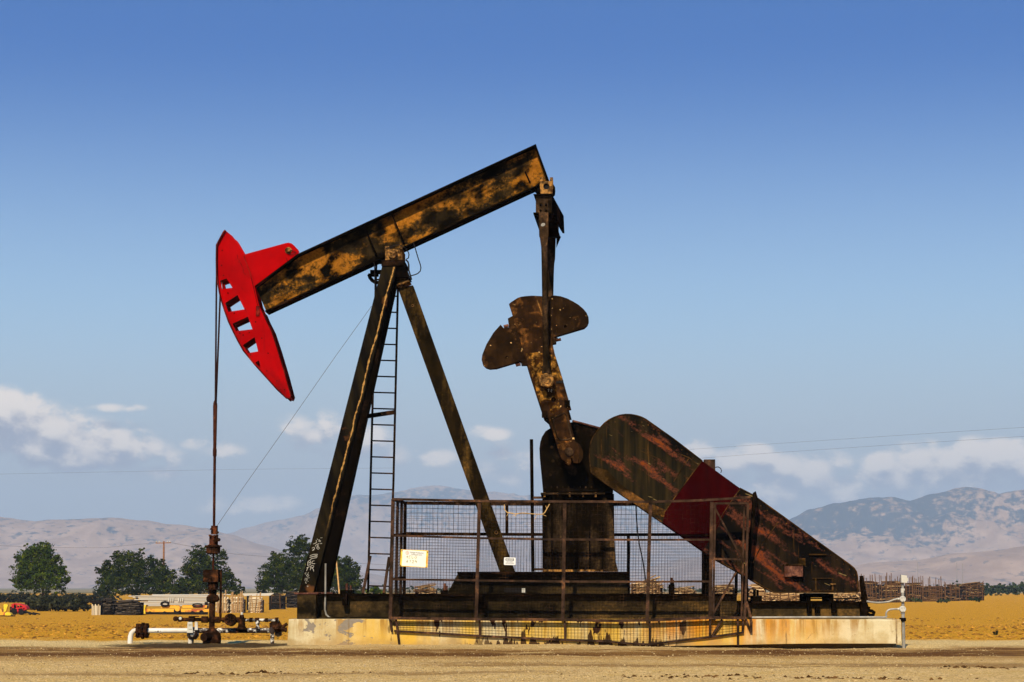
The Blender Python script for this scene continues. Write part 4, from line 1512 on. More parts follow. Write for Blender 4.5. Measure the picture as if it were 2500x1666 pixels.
part('patch_plate', MB().pbox(*zh(760, 195), *zh(895, 345), g0 - .03, g0 - .001), M['guard_rim'], bg_)
part('lower_panel', MB().pbox(*zh(490, 630), *zh(825, 890), g0 - .012, g0 - .001), M['guard_low'], bg_)
fr = MB()
for a_, b_ in (((1040, 600), (1470, 612)), ((1060, 850), (1470, 862)), ((1095, 612), (1122, 850)), ((1440, 612), (1466, 850))):
    fr.pbox(*zh(*a_), *zh(*b_), g0 - .03, g0 - .001)
df = part('access_door', fr, M['guard_rim'], bg_)
part('latch', MB().pbox(*zh(1400, 712), *zh(1515, 738), g0 - .05, g0 - .03), M['bearing'], df)
part('ledge', MB().pbox(*zh(970, 105), *zh(1340, 132), g0 - .05, g0 - .001), M['guard_rim'], bg_)
part('top_box', MB().pbox(1720, 1122, 1746, 1160, -.2, .05), M['fence'], bg_)
part('cable_loop', MB().tube([at(*z5(*p), -.1) for p in ((140, 185), (160, 182), (178, 192), (186, 210), (180, 225))], .008, 5), M['cable'], bg_)

# motor rails, jack screws and frame under the guard
mb = MB()
a, b = at(1976, 1449, -.7), at(2022, 1455, -.7)
mb.box(a.x, b.x, -.8, .3, b.z - .03, a.z)
for px in (1972, 2028):
    a = at(px, 1450, -.7)
    mb.box(a.x - .04, a.x + .04, -.8, .3, zt2, a.z)
mb.box(at(1968, 1460, -.7).x, at(2094, 1460, -.7).x, -.78, -.70, at(1968, 1463, -.7).z, at(1968, 1460, -.7).z)
mt = part('motor_rail', mb, M['black'], PJ)
mb = MB()
a = at(1846, 1469, -.8)
mb.box(a.x - .09, a.x + .10, -.85, -.65, zt2, at(1846, 1456, -.8).z)
mb.box(a.x - .045, a.x + .0, -.8, -.7, at(1846, 1456, -.8).z, at(1846, 1440, -.8).z)
mb.cyl((a.x + .03, -.75, at(1846, 1456, -.8).z), (a.x + .03, -.75, at(1846, 1440, -.8).z), .022, 8)
part('jack_screw', mb, M['black'], PJ)
part('brake_lever', MB().tube([at(*zh(*p), -.75) for p in ((2040, 555), (2050, 660), (2085, 900), (2110, 1085))], [.034, .040, .050, .065], 8), M['black'], PJ)
part('lifting_hook', MB().tube([at(*zh(*p), -.85) for p in ((2130, 1110), (2155, 1190), (2140, 1260), (2160, 1330), (2230, 1370), (2290, 1350), (2305, 1310), (2260, 1280), (2190, 1270), (2140, 1300))], .030, 8).tube([at(*zh(*p), -.85) for p in ((2130, 1215), (2200, 1225), (2180, 1260))], .035, 8), M['black'], PJ)
part('motor_cable', MB().tube([at(*z4(*p), -.3) for p in ((970, 880), (975, 1000), (985, 1130), (1000, 1240), (1030, 1380), (1058, 1568))], .013, 6), M['cable'], PJ)
part('support_leg', MB().box(at(1816, 1400, -.4).x - .05, at(1816, 1400, -.4).x + .07, -.45, -.3, zt + .05, at(1816, 1395, -.4).z), M['black'], bg_)
part('support_leg', MB().box(at(1727, 1400, -.4).x - .05, at(1727, 1400, -.4).x + .05, -.45, -.3, zt1, at(1727, 1345, -.4).z), M['black'], bg_)
# grey conduit dropping from the near leg, bare branch caught on the rail
part('conduit', MB().tube([at(*z7(*p), -1.0) for p in ((372, 690), (370, 980), (365, 1130), (378, 1180), (405, 1206), (440, 1216), (500, 1222))], .016, 7), M['galv'], PJ)
#@@PART3
# ------------------------------------------------------------------ wire fence round the crank side
FY, RY = -1.585, 1.40
fa = at(956, 1510, FY)
FN = thing('wire_fence', 'rusty steel mesh safety fence with gate in front of the gearbox', 'fence', (fa.x, FY, 0))


def bar(pts, Y, w_, nm, mat='fence', dep=None):
    """square tube along pixel points at depth Y (or a list of depths)"""
    Ys = Y if isinstance(Y, (list, tuple)) else [Y] * len(pts)
    return part(nm, MB().tube([at(a, b, yy_) for (a, b), yy_ in zip(pts, Ys)], w_ * .707, 4), M[mat], FN)


POSTS = [((959.5, 1219), (953, 1512)), ((1170.5, 1224), (1162.5, 1513)), ((1379, 1225), (1374, 1514)), ((1588, 1225), (1580, 1514)), ((1738, 1225), (1733.5, 1509))]
for t_, b_ in POSTS:
    bar([t_, b_], FY, .058, 'post')
for y0 in (-.6, .5):
    t = (y0 - FY) / (RY - FY)
    bar([(962 + 27 * t, 1222), (956 + 31 * t, 1500 - 52 * t)], y0, .05, 'post')


def postx(i, t):
    (a, b), (c_, d_) = POSTS[i]
    return a + (c_ - a) * t, b + (d_ - b) * t


bar([(957, 1219), (1170, 1223.5), (1379, 1225), (1588, 1225.5), (1700, 1222.5), (1780, 1218), (1832, 1214)], FY - .035, .040, 'top_rail')
bar([(961, 1308), (1172, 1314.5), (1377, 1317.5), (1586, 1318.5), (1735, 1318)], FY + .0, .036, 'middle_rail')
bar([(958, 1415), (1165, 1417.5), (1375, 1420), (1583, 1421), (1735, 1420)], FY + .0, .034, 'lower_rail')
bar([(950, 1509.5), (1165, 1512), (1375, 1513.5), (1500, 1516), (1583, 1514.5), (1735, 1508.5), (1822, 1509)], FY - .03, .048, 'bottom_rail')
# rear run; its unlit backs are put in as a darker steel
for t_, b_ in (((989.5, 1228), (987, 1450)), ((1237.5, 1230), (1237.5, 1304)), ((1534, 1305), (1534.5, 1450)), ((1716.5, 1305), (1717, 1450)), ((1800, 1226), (1797, 1450))):
    bar([t_, b_], RY, .056, 'post', 'wire')
bar([(986, 1228.5), (1240, 1230.5), (1500, 1231.5), (1800, 1229)], RY, .062, 'top_rail', 'wire')
bar([(988, 1303.5), (1240, 1305), (1500, 1306), (1800, 1305)], RY, .056, 'middle_rail', 'wire')
# left end between front and rear corner posts
bar([(959.5, 1220), (989.5, 1228)], [FY, RY], .045, 'end_rail')
bar([(957.5, 1308), (988, 1304)], [FY, RY], .045, 'end_rail')
bar([(955, 1415), (987, 1410)], [FY, RY], .045, 'end_rail')
# gate at the right end
G0 = FY - .02
bar([(1746, 1229), (1741, 1506)], G0, .036, 'gate_stile')
bar([(1826, 1228), (1822, 1400), (1818.5, 1509)], G0, .040, 'gate_stile')
bar([(1817, 1232), (1813, 1400), (1810, 1506)], G0 + .05, .030, 'gate_stile')
bar([(1744, 1229.5), (1826, 1229)], G0, .036, 'gate_rail')
bar([(1740, 1365), (1816, 1366)], G0, .034, 'gate_rail')
bar([(1743, 1236), (1811, 1364)], G0, .030, 'gate_brace')
bar([(1797, 1397), (1737, 1507)], G0, .032, 'gate_brace')
mb = MB().pprism([(1840, 1203), (1845, 1199.5), (1851, 1218), (1843, 1262), (1836, 1330), (1829, 1412), (1824, 1412), (1831, 1320)], -1.25, -1.05)
part('gate_post', mb, M['black'], FN)
part('latch_bar', MB().tube([at(1822, 1469, G0), at(1833, 1508, G0)], .03, 4), M['fence'], FN)
# skirt hung below the bottom rail
SK = [((952, 1512), (957, 1543)), ((966.5, 1510), (975.5, 1580)), ((1171, 1513), (1171.5, 1553)), ((1379, 1515), (1379.5, 1563)), ((1586, 1516), (1586, 1574)), ((1733.5, 1511), (1733, 1556)), ((1814, 1510), (1813, 1545)), ((1801, 1511), (1801.5, 1577)), ((1833, 1508), (1834, 1545)), ((1822, 1514), (1834, 1545)), ((1763, 1513), (1738, 1554))]
for t_, b_ in SK:
    bar([t_, b_], [FY, FY + .045], .036, 'skirt_post')
SKB = [(962, 1540.6), (1060, 1546), (1174, 1553), (1260, 1557), (1383, 1563), (1480, 1566), (1545, 1572), (1583, 1573.5), (1660, 1564), (1733, 1556), (1816, 1544)]
bar(SKB, FY + .04, .034, 'skirt_rail')


def interp(pts, x):
    for (a, b), (c_, d_) in zip(pts, pts[1:]):
        if x <= c_:
            return b + (d_ - b) * (x - a) / (c_ - a)
    return pts[-1][1]


WR = .0023


def mesh_panel(top, bot, x0, x1, Y, sp_px, nm='mesh_panel', lean=0.0, seed=0, r=WR):
    """woven wire between two pixel polylines"""
    mb = MB()
    n = int((x1 - x0) / sp_px)
    r_ = random.Random(seed)
    for i in range(1, n):
        x = x0 + (x1 - x0) * i / n
        yt_, yb_ = interp(top, x), interp(bot, x)
        wv = .010
        pts = [at(x - lean * (t - .0) * (yb_ - yt_), yt_ + (yb_ - yt_) * t, Y) + V((r_.uniform(-.004, .004), wv * (noise.noise(V((x * .02, t * 3, seed)))), 0)) for t in (0, .25, .5, .75, 1)]
        mb.tube(pts, r, 3, False)
    hmax = max(interp(bot, x0) - interp(top, x0), interp(bot, x1) - interp(top, x1), interp(bot, (x0 + x1) / 2) - interp(top, (x0 + x1) / 2))
    m = int(hmax / sp_px)
    for j in range(1, m):
        t = j / m
        pts = []
        for i in range(9):
            x = x0 + (x1 - x0) * i / 8
            yt_, yb_ = interp(top, x), interp(bot, x)
            y = yt_ + (yb_ - yt_) * t
            pts.append(at(x - lean * (y - yt_), y + .5 * noise.noise(V((x * .02, j, seed))), Y))
        mb.tube(pts, r, 3, False)
    return part(nm, mb, M['wire'], FN, smooth=0, recalc=False)


TOPL = [(960, 1221), (1170, 1225), (1379, 1226), (1588, 1226), (1738, 1224)]
MIDL = [(960, 1308), (1172, 1314.5), (1377, 1317.5), (1586, 1318.5), (1738, 1318)]
BOTL = [(955, 1509), (1165, 1512), (1375, 1514), (1583, 1514), (1738, 1508)]
for i in range(4):
    xa, xb = POSTS[i][0][0] + 3, POSTS[i + 1][0][0] - 3
    mesh_panel(TOPL, MIDL, xa, xb, FY + .01, 9.4, lean=.024, seed=i)
    mesh_panel(MIDL, BOTL, xa - 2, xb - 2, FY + .01, 7.1, lean=.024, seed=10 + i)
mesh_panel([(1740, 1366), (1820, 1366)], [(1738, 1508), (1820, 1508)], 1744, 1814, G0 + .01, 7.1, lean=.02, seed=31)
mesh_panel([(960, 1512), (1165, 1514), (1583, 1516), (1735, 1510), (1816, 1511)], SKB, 968, 1812, FY + .03, 8.0, 'skirt_mesh', seed=41)
RT, RM, RB = [(989, 1229), (1500, 1231), (1800, 1230)], [(989, 1304), (1500, 1306), (1800, 1306)], [(988, 1450), (1800, 1450)]
mesh_panel(RM, RB, 992, 1797, RY, 7.0, seed=51)
mesh_panel(RT, RM, 992, 1797, RY, 12.6, seed=52, r=.0026)
# end mesh
mb = MB()
for j in range(1, 34):
    t = j / 34
    a0, b0 = at(959.5 - 6 * t, 1221 + 285 * t, FY), at(989.5 - 3 * t, 1229 + 220 * t, RY)
    mb.tube([a0, (a0 + b0) / 2 + V((0, 0, -.012)), b0], WR, 3, False)
for i in range(1, 20):
    s_ = i / 20
    a0 = at(959.5, 1221, FY).lerp(at(989.5, 1229, RY), s_)
    b0 = at(953.5, 1506, FY).lerp(at(986.5, 1449, RY), s_)
    mb.tube([a0, b0], WR, 3, False)
part('mesh_panel', mb, M['wire'], FN, smooth=0, recalc=False)

# dry vine caught in the mesh
zv = z8
BR = thing('dry_vine', 'thin dry vine twig caught in the fence mesh by the gearbox', 'twig', at(1280, 1258, FY))
mb = MB().tube([at(*zv(*p), FY - .03) for p in ((303, 195), (305, 240), (325, 265), (400, 280), (470, 272), (560, 280), (640, 285), (670, 270), (690, 235), (715, 190))], .008, 5)
for a_, b_ in (((400, 280), (410, 310)), ((440, 276), (380, 300)), ((690, 235), (680, 205)), ((650, 285), (685, 300)), ((600, 283), (580, 330)), ((340, 268), (325, 300))):
    mb.tube([at(*zv(*a_), FY - .03), at(*zv(*b_), FY - .04)], .005, 4)
part('twig', mb, M['hotwood'], BR)


# ------------------------------------------------------------------ signs
def text_mesh(body, size, width=None):
    cu = bpy.data.curves.new('txt', 'FONT')
    cu.body, cu.size, cu.align_x, cu.align_y = body, size, 'CENTER', 'CENTER'
    cu.extrude = .0006
    o = bpy.data.objects.new('txt', cu)
    COL.objects.link(o)
    bpy.context.view_layer.update()
    me = bpy.data.meshes.new_from_object(o.evaluated_get(bpy.context.evaluated_depsgraph_get()))
    bpy.data.objects.remove(o)
    vs = [v.co.copy() for v in me.vertices]
    fs = [tuple(p.vertices) for p in me.polygons]
    if width:
        w0 = max(v.x for v in vs) - min(v.x for v in vs)
        for v in vs:
            v.x *= width / w0
    bpy.data.meshes.remove(me)
    return vs, fs


def put_text(body, size, ctr, ux, uz, mat, parent, nm, width=None):
    vs, fs = text_mesh(body, size, width)
    mb = MB().add([ctr + ux * v.x + uz * v.y + V((0, -.0012, 0)) + V((0, -v.z, 0)) for v in vs], fs)
    return part(nm, mb, mat, parent, smooth=0)


k = N('sign yellow edge')
q = k.pos()
c = k.mix(k.ramp(k.noise(q, 9, 4), .40, .70), (.80, .50, .05), (.62, .24, .025))
M['sign_edge'] = k.done(c, .5)
M['sign_face'] = plain('sign cream face', (.78, .72, .54), .5, .06, 10)
M['sign_white'] = plain('sign white', (.66, .63, .56), .4, .04)
SY = FY - .06
SG = thing('lease_sign', 'cream sign with yellow edges wired to the left end of the fence', 'sign', at(1011, 1364, SY))
q0 = [at(*p, SY) for p in ((976.6, 1382.8), (1043.7, 1386.8), (1046, 1344.5), (979, 1341.7))]
part('board', MB().hexa(q0, [p + V((0, .006, 0)) for p in q0]), M['sign_edge'], SG)
c0 = sum(q0, V()) / 4
qi = [c0 + (p - c0) * 1.0 for p in q0]
ux, uz = (q0[1] - q0[0]).normalized(), (q0[3] - q0[0]).normalized()
hw, hh = (q0[1] - q0[0]).length / 2, (q0[3] - q0[0]).length / 2
fq = [c0 + ux * a_ * hw + uz * b_ * hh + V((0, -.002, 0)) for a_, b_ in ((-.88, -.93), (.86, -.95), (.85, .94), (-.87, .95))]
part('face', MB().hexa(fq, [p + V((0, .0018, 0)) for p in fq]), M['sign_face'], SG)
hq = [c0 + ux * a_ * hw + uz * b_ * hh + V((0, -.0032, 0)) for a_, b_ in ((-.80, .36), (.70, .32), (.72, .90), (-.80, .90))]
part('header', MB().hexa(hq, [p + V((0, .001, 0)) for p in hq]), M['sign_white'], SG)
TC = c0 + V((0, -.0042, 0))
put_text('Vintage Production', .034, TC + ux * hw * .17 + uz * hh * .70, ux, uz, M['fadeink'], SG, 'lettering', hw * 1.02)
put_text('California LLC', .032, TC + ux * hw * .15 + uz * hh * .47, ux, uz, M['fadeink'], SG, 'lettering', hw * .78)
lc = TC - ux * hw * .54 + uz * hh * .62
part('emblem', MB().lathe(lc + V((0, 0, 0)), (0, -1, 0), [(0, .034), (.0008, .034)], 22), M['logo'], SG)
zs = zc(19.6, 960, 1320)
num = [[(690, 735), (640, 780), (645, 800)], [(700, 730), (660, 790), (720, 860)], [(830, 720), (770, 740), (745, 800), (770, 850), (820, 840)], [(895, 725), (890, 845), (960, 850)], [(985, 805), (1030, 815)],
       [(1060, 730), (1110, 735), (1080, 780), (1115, 810), (1100, 850), (1050, 850)],
       [(705, 920), (645, 980), (630, 1030), (680, 1040), (705, 1010), (665, 990)], [(770, 940), (840, 935), (815, 1000), (800, 1045)], [(900, 950), (970, 945), (985, 975), (930, 1030), (905, 1080), (990, 1070)],
       [(1085, 920), (1035, 1010), (1130, 1015)], [(1105, 960), (1105, 1080)]]
strokes(num, zs, c0 + V((0, -.0035, 0)), V((0, -1, 0)), .0042, M['fadeink'], SG, 'handwriting', .001)
mb = MB()
for a_, b_ in ((-.92, .88), (.94, .86), (-.95, -.9), (.9, -.95)):
    p = c0 + ux * a_ * hw + uz * b_ * hh
    mb.cyl(p + V((0, -.012, 0)), p + V((0, .06, 0)), .009, 6)
parts('fixing', mb, M['box'], SG)

WS = thing('warning_sign', 'small white warning sign on the fence in front of the rear leg', 'sign', at(1244, 1370, SY + .02))
q0 = [at(*p, SY + .02) for p in ((1230.2, 1379.6), (1258.6, 1380.2), (1259, 1362), (1230.6, 1361.2))]
c0 = sum(q0, V()) / 4
ux, uz = (q0[1] - q0[0]).normalized(), (q0[3] - q0[0]).normalized()
hw, hh = (q0[1] - q0[0]).length / 2, (q0[3] - q0[0]).length / 2
pts = []
for cx_, cz_, a0 in ((1, 1, 0), (-1, 1, 90), (-1, -1, 180), (1, -1, 270)):
    for t in (0, 30, 60, 90):
        p = c0 + ux * (cx_ * (hw - .014) + .014 * cos(R(a0 + t))) + uz * (cz_ * (hh - .014) + .014 * sin(R(a0 + t)))
        pts.append((p.x, p.z))
part('board', MB().prism(pts, SY + .017, SY + .021), M['sign_white'], WS)
TC = c0 + V((0, -.0045, 0))
bq = lambda x0, x1, z0_, z1_: [TC + ux * a_ * hw + uz * b_ * hh for a_, b_ in ((x0, z0_), (x1, z0_), (x1, z1_), (x0, z1_))]
mb = MB()
for r_ in ((-.72, .72, .66, .74), (-.72, .72, .16, .24), (-.72, -.60, .24, .66), (.60, .72, .24, .66)):
    q = bq(*r_)
    mb.hexa(q, [p + V((0, .001, 0)) for p in q])
part('border', mb, M['ink'], WS)
put_text('WARNING', .030, TC + uz * hh * .45, ux, uz, M['ink'], WS, 'lettering', hw * 1.05)
put_text('UNIT STARTS', .024, TC - uz * hh * .16, ux, uz, M['ink'], WS, 'lettering', hw * 1.15)
put_text('AUTOMATICALLY', .024, TC - uz * hh * .54, ux, uz, M['ink'], WS, 'lettering', hw * 1.45)

# small letters on the ladder strap
put_text('CS', .05, at(934, 1010.5, .29), V((1, 0, .12)).normalized(), V((-.12, 0, 1)).normalized(), M['bearing'], PJ, 'lettering')

# ------------------------------------------------------------------ wellhead
WY = -.05
wb = at(516, 1573, WY)
WH = thing('wellhead', 'dark rusty wellhead stack of valves and flanges under the red horse head', 'wellhead', (wb.x, WY, 0))


def stack(profile, mat, nm, parent, n=18, Y=WY):
    """profile: list of (px_centre, py, px_halfwidth) from bottom to top"""
    mb = MB()
    sc_ = (at(1000, 1450, Y) - at(1001, 1450, Y)).length
    base = at(profile[0][0], profile[0][1], Y)
    pr = [(at(c_, y, Y).z - base.z, hw_ * sc_) for c_, y, hw_ in profile]
    mb.lathe(base, (0, 0, 1), pr, n)
    return part(nm, mb, M[mat], parent)


stack([(517, 1580, 20), (517, 1572, 22), (517, 1560, 23), (517, 1548, 21), (517, 1540, 14), (517, 1536, 8)], 'wellhead', 'casing_head', WH, 24)
a = at(505, 1563, WY - .2)
part('plug', MB().cyl(at(512, 1556, WY - .1), at(497, 1556, WY - .28), .075, 12), M['wellhead'], WH)
stack([(517, 1545, 7), (517, 1520, 7), (517, 1519, 9), (517, 1509, 9), (517, 1508, 7.5), (519, 1470, 7.5)], 'wellhead', 'tubing', WH)
stack([(519.5, 1471, 8), (519.5, 1469, 14), (519.5, 1464, 16), (519.5, 1458, 15.5), (519.5, 1453, 11), (519.5, 1452, 9), (519.5, 1441, 9), (519.5, 1440.5, 20), (519.5, 1438.5, 20), (519.5, 1438, 12), (519.5, 1421, 12)], 'wellhead', 'flange_stack', WH)
sb = part('stuffing_box', MB().box(at(499, 1421, WY).x, at(535, 1421, WY).x, WY - .13, WY + .13, at(500, 1421.5, WY).z, at(500, 1391.5, WY).z), M['wellhead'], WH)
part('side_pipe', MB().tube([at(539, 1392, WY), at(539, 1450, WY), at(538, 1513, WY)], [.022, .022, .024], 10), M['wellhead'], WH)
stack([(520.5, 1393, 2.6), (521, 1352, 2.6)], 'rodrust', 'thin_rod', WH, 10)
stack([(520.5, 1353, 12), (520.5, 1351, 17), (520.5, 1336, 17.5), (520.5, 1335.5, 21), (520.5, 1332, 21), (520.5, 1331.5, 14), (520.5, 1329, 10)], 'wellhead', 'clamp_base', WH)
part('rod_clamp', MB().box(at(511.5, 1400, WY).x, at(529, 1400, WY).x, WY - .09, WY + .09, at(511, 1331, WY).z, at(511, 1307.5, WY).z).box(at(515, 1400, WY).x, at(528.5, 1400, WY).x, WY - .07, WY + .07, at(511, 1305, WY).z, at(511, 1284, WY).z), M['rodrust'], WH)
mb = MB()
for px, py, r in ((533, 1318, .032), (526, 1320, .03), (516, 1292, .018), (530, 1300, .024), (513, 1308, .02), (530, 1308, .018), (524, 1309, .02)):
    a = at(px, py, WY - .09)
    mb.cyl((a.x, a.y - .05, a.z), (a.x, a.y + .06, a.z), r, 10)
parts('clamp_bolt', mb, M['wellhead'], WH)
# upper cross pipe with fittings
PYY = WY - .02


def hpipe(x0, x1, y, r, mat, nm, parent, Y=PYY, n=12):
    return part(nm, MB().tube([at(x0, y, Y), at(x1, y, Y)], r, n), M[mat], parent)


hpipe(440, 512, 1513, .032, 'wellhead', 'cross_pipe', WH)
hpipe(520, 600, 1513.5, .032, 'wellhead', 'cross_pipe', WH)
hpipe(600, 680, 1514.5, .027, 'mixed_pipe', 'cross_pipe', WH)
mb = MB()
for x, y, r, l in ((500, 1513, .06, 16), (531, 1513.5, .058, 14), (549, 1514, .048, 12), (580, 1514, .05, 10), (468, 1512, .055, 14), (613, 1514, .042, 8), (628, 1514, .04, 10), (651, 1514.5, .036, 7), (676, 1514, .04, 7)):
    mb.tube([at(x - l / 2, y, PYY), at(x + l / 2, y, PYY)], r, 8)
parts('pipe_fitting', mb, M['wellhead'], WH)
for px, r in ((429, .045), (440, .05)):
    a = at(px, 1511 if px < 435 else 1512, PYY - .05)
    part('gauge', MB().lathe((a.x, a.y - .03, a.z), (0, 1, 0), [(0, r * .7), (.0, r), (.05, r), (.07, r * .5)], 14), M['wellhead'], WH)
a = at(440, 1510, PYY - .09)
part('gauge_glass', MB().lathe((a.x, a.y, a.z), (0, 1, 0), [(0, .026), (.006, .028)], 12), M['fitting'], WH)
part('valve_lever', MB().tube([at(463, 1506, PYY - .05), at(486, 1505, PYY - .08)], .012, 6), M['wellhead'], WH)
# gate valve with a round handwheel
a = at(562, 1513, PYY - .12)
vv = part('gate_valve', MB().lathe((a.x, a.y, a.z), (0, 1, 0), [(0, .05), (.0, .085), (.06, .095), (.12, .10), (.2, .08)], 16), M['wellhead'], WH)
mb = MB().tube([V((a.x + .092 * cos(t), a.y - .03, a.z + .092 * sin(t))) for t in [i * pi / 10 for i in range(21)]], .018, 8)
for i in range(5):
    t = i * 2 * pi / 5
    mb.tube([V((a.x, a.y - .03, a.z)), V((a.x + .09 * cos(t), a.y - .03, a.z + .09 * sin(t)))], .012, 6)
for i in range(7):
    t = i * 2 * pi / 7
    mb.lathe((a.x + .062 * cos(t), a.y - .025, a.z + .062 * sin(t)), (0, 1, 0), [(0, .018), (.03, .022)], 8)
part('handwheel', mb, M['wellhead'], vv)
part('bonnet', MB().pprism([(550, 1520), (574, 1520), (571, 1525), (566, 1529), (563, 1529.5), (556, 1525)], PYY - .1, PYY + .08), M['wellhead'], vv)
stack([(590, 1536, 14), (590, 1530, 9), (590, 1523, 8.5), (590.5, 1505, 5.5), (590.5, 1501, 4.5)], 'wellhead', 'needle_valve', WH, 12, PYY)
stack([(590.5, 1503, 3.2), (590.5, 1495, 2.6)], 'fitting', 'valve_tip', WH, 10, PYY)
stack([(629, 1536, 5), (629, 1531, 5.5), (629, 1530, 4), (629, 1524, 4), (629, 1523, 5.5), (629, 1512, 4.5)], 'mixed_pipe', 'drop_pipe', WH, 12, PYY)
part('drop_pipe', MB().tube([at(675, 1508, PYY), at(675.5, 1520, PYY), at(677, 1536, PYY)], [.03, .03, .06], 10), M['wellhead'], WH)

# flow line
FLY = WY + .05
FP = thing('flow_pipe', 'low white and black flow pipe running past the wellhead to the pad', 'pipe', (at(400, 1573, FLY).x, FLY, 0))
el = [at(*zl(*p), FLY) for p in ((164, 1470), (164, 1420), (168, 1370), (180, 1335), (200, 1313), (230, 1303), (260, 1302))]
part('elbow', MB().tube(el, .046, 14), M['white_pipe'], FP)
ff = MB()
for a_, b_, r in ((236, 262, .132), (264, 286, .105), (288, 312, .150), (314, 334, .115), (332, 354, .138)):
    ff.tube([at(*zl(a_, 1308), FLY), at(*zl(b_, 1308), FLY)], r, 14)
for i in range(8):
    t = i * pi / 4 + .2
    p0, p1 = at(*zl(228, 1308), FLY), at(*zl(360, 1308), FLY)
    o_ = V((0, .112 * cos(t), .112 * sin(t)))
    ff.cyl(p0 + o_, p1 + o_, .018, 6)
part('bolted_flange', ff, M['wellhead'], FP)
part('white_run', MB().tube([at(*zl(340, 1307), FLY), at(*zl(830, 1306), FLY)], .046, 14), M['white_pipe'], FP)
part('dark_run', MB().tube([at(*zl(830, 1306), FLY), at(*zl(1660, 1306), FLY)], .046, 14), M['mixed_pipe'], FP)
part('dark_run', MB().tube([at(*zl(1650, 1300), FLY), at(*zl(1830, 1296), FLY)], .040, 12), M['wellhead'], FP)
cv = part('check_valve', MB().tube([at(*zl(775, 1330), FLY), at(*zl(800, 1335), FLY), at(*zl(860, 1335), FLY), at(*zl(885, 1325), FLY)], [.06, .115, .115, .06], 14), M['mixed_pipe'], FP)
part('tag', MB().pprism([zl(*p) for p in ((775, 1215), (825, 1215), (832, 1330), (768, 1330))], FLY - .16, FLY - .14), M['fitting'], FP)
mb = MB()
for y0 in (1238, 1252, 1290):
    mb.pbox(*zl(786, y0), *zl(822, y0 + 5), FLY - .163, FLY - .16)
parts('tag_marks', mb, M['fadeink'], FP)
part('strap', MB().pprism([zl(*p) for p in ((852, 1212), (880, 1215), (884, 1300), (850, 1300))], FLY - .1, FLY - .06), M['white_pipe'], FP)
part('support_post', MB().tube([at(*zl(803, 1480), FLY), at(*zl(803, 1330), FLY)], .038, 10), M['white_pipe'], FP)
part('support_post', MB().tube([at(*zl(820, 1480), FLY + .03), at(*zl(828, 1330), FLY + .03)], .03, 8), M['wellhead'], FP)
part('saddle', MB().pbox(*zl(1290, 1285), *zl(1400, 1328), FLY - .07, FLY + .07), M['wellhead'], FP)
part('end_pipe', MB().tube([at(*zl(1676, 1475), FLY - .05), at(*zl(1676, 1300), FLY - .05)], .036, 10).tube([at(*zl(1676, 1330), FLY - .05), at(*zl(1676, 1270), FLY - .05)], .052, 10), M['mixed_pipe'], FP)
part('union', MB().tube([at(*zl(1650, 1258), FLY), at(*zl(1690, 1254), FLY), at(*zl(1730, 1256), FLY), at(*zl(1770, 1275), FLY)], [.05, .11, .11, .045], 12), M['wellhead'], FP)
part('union', MB().tube([at(*zl(1705, 1335), FLY + .05), at(*zl(1740, 1335), FLY + .05), at(*zl(1775, 1335), FLY + .05)], [.03, .075, .04], 12), M['mixed_pipe'], FP)
part('stub', MB().tube([at(*zl(1780, 1270), FLY), at(*zl(1835, 1235), FLY)], .03, 8), M['wellhead'], FP)

# load cell cable from the post to the polished rod
single('sensor_cable', MB().tube([at(907, 748, -.3), at(820, 869, -.2), at(700, 1041, -.15), at(600, 1182, -.08), at(530, 1284, -.03)], .0042, 5), M['guy'], 'thin slack cable stretched from the post to the rod clamp', 'cable', at(530, 1284, -.03))

# ------------------------------------------------------------------ electric conduit post at the right end of the pad
EY = -1.30
zr = zc(4.706, 2000, 1360)
ep = at(2206, 1590, EY)
EP = thing('conduit_post', 'galvanised conduit post with white junction boxes at the right pad end', 'conduit', (ep.x, EY, 0))
part('pole', MB().tube([at(*zr(972, 1075), EY), at(*zr(965, 740), EY), at(*zr(960, 400), EY), at(*zr(958, 280), EY)], [.030, .030, .024, .022], 10), M['galv'], EP)
part('meter_box', MB().pprism([zr(*p) for p in ((942, 205), (1008, 215), (1012, 298), (945, 295))], EY - .08, EY + .05), M['fitting'], EP)
part('box_side', MB().pbox(*zr(1012, 240), *zr(1022, 278), EY - .06, EY + .02), M['fitting'], EP)
part('collar', MB().tube([at(*zr(961, 700), EY), at(*zr(962, 740), EY)], .055, 10).box(at(*zr(930, 700), EY).x, at(*zr(985, 700), EY).x, EY - .03, EY + .1, at(*zr(930, 722), EY).z, at(*zr(930, 704), EY).z), M['black'], EP)
for y0, r in ((485, .052), (601, .055)):
    a = at(*zr(961, y0), EY - .05)
    jb = part('junction_box', MB().lathe((a.x, a.y - .02, a.z), (0, 1, 0), [(0, r * .9), (.008, r), (.09, r)], 20), M['fitting'], EP)
    part('hub', MB().tube([at(*zr(925, y0 - 2), EY), at(*zr(900, y0 - 2), EY)], .018, 8), M['fitting'], jb)
    mb = MB()
    for dx_, dz_ in ((-.018, .02), (.02, .022), (.0, -.035)):
        mb.cyl((a.x + dx_, a.y - .026, a.z + dz_), (a.x + dx_, a.y - .018, a.z + dz_), .007, 6)
    parts('screw', mb, M['ink'], jb)
part('fitting', MB().tube([at(*zr(957, 362), EY), at(*zr(957, 412), EY)], .030, 8).cyl(at(*zr(957, 378), EY), at(*zr(980, 378), EY), .022, 8), M['fitting'], EP)
part('coupling', MB().tube([at(*zr(961, 640), EY), at(*zr(961, 655), EY)], .038, 8), M['fitting'], EP)
part('flexible_hose', MB().tube([at(*zr(*p), EY + .1) for p in ((905, 482), (860, 492), (800, 515), (730, 524), (660, 526), (600, 520), (545, 510))], .017, 8), M['galv'], EP)
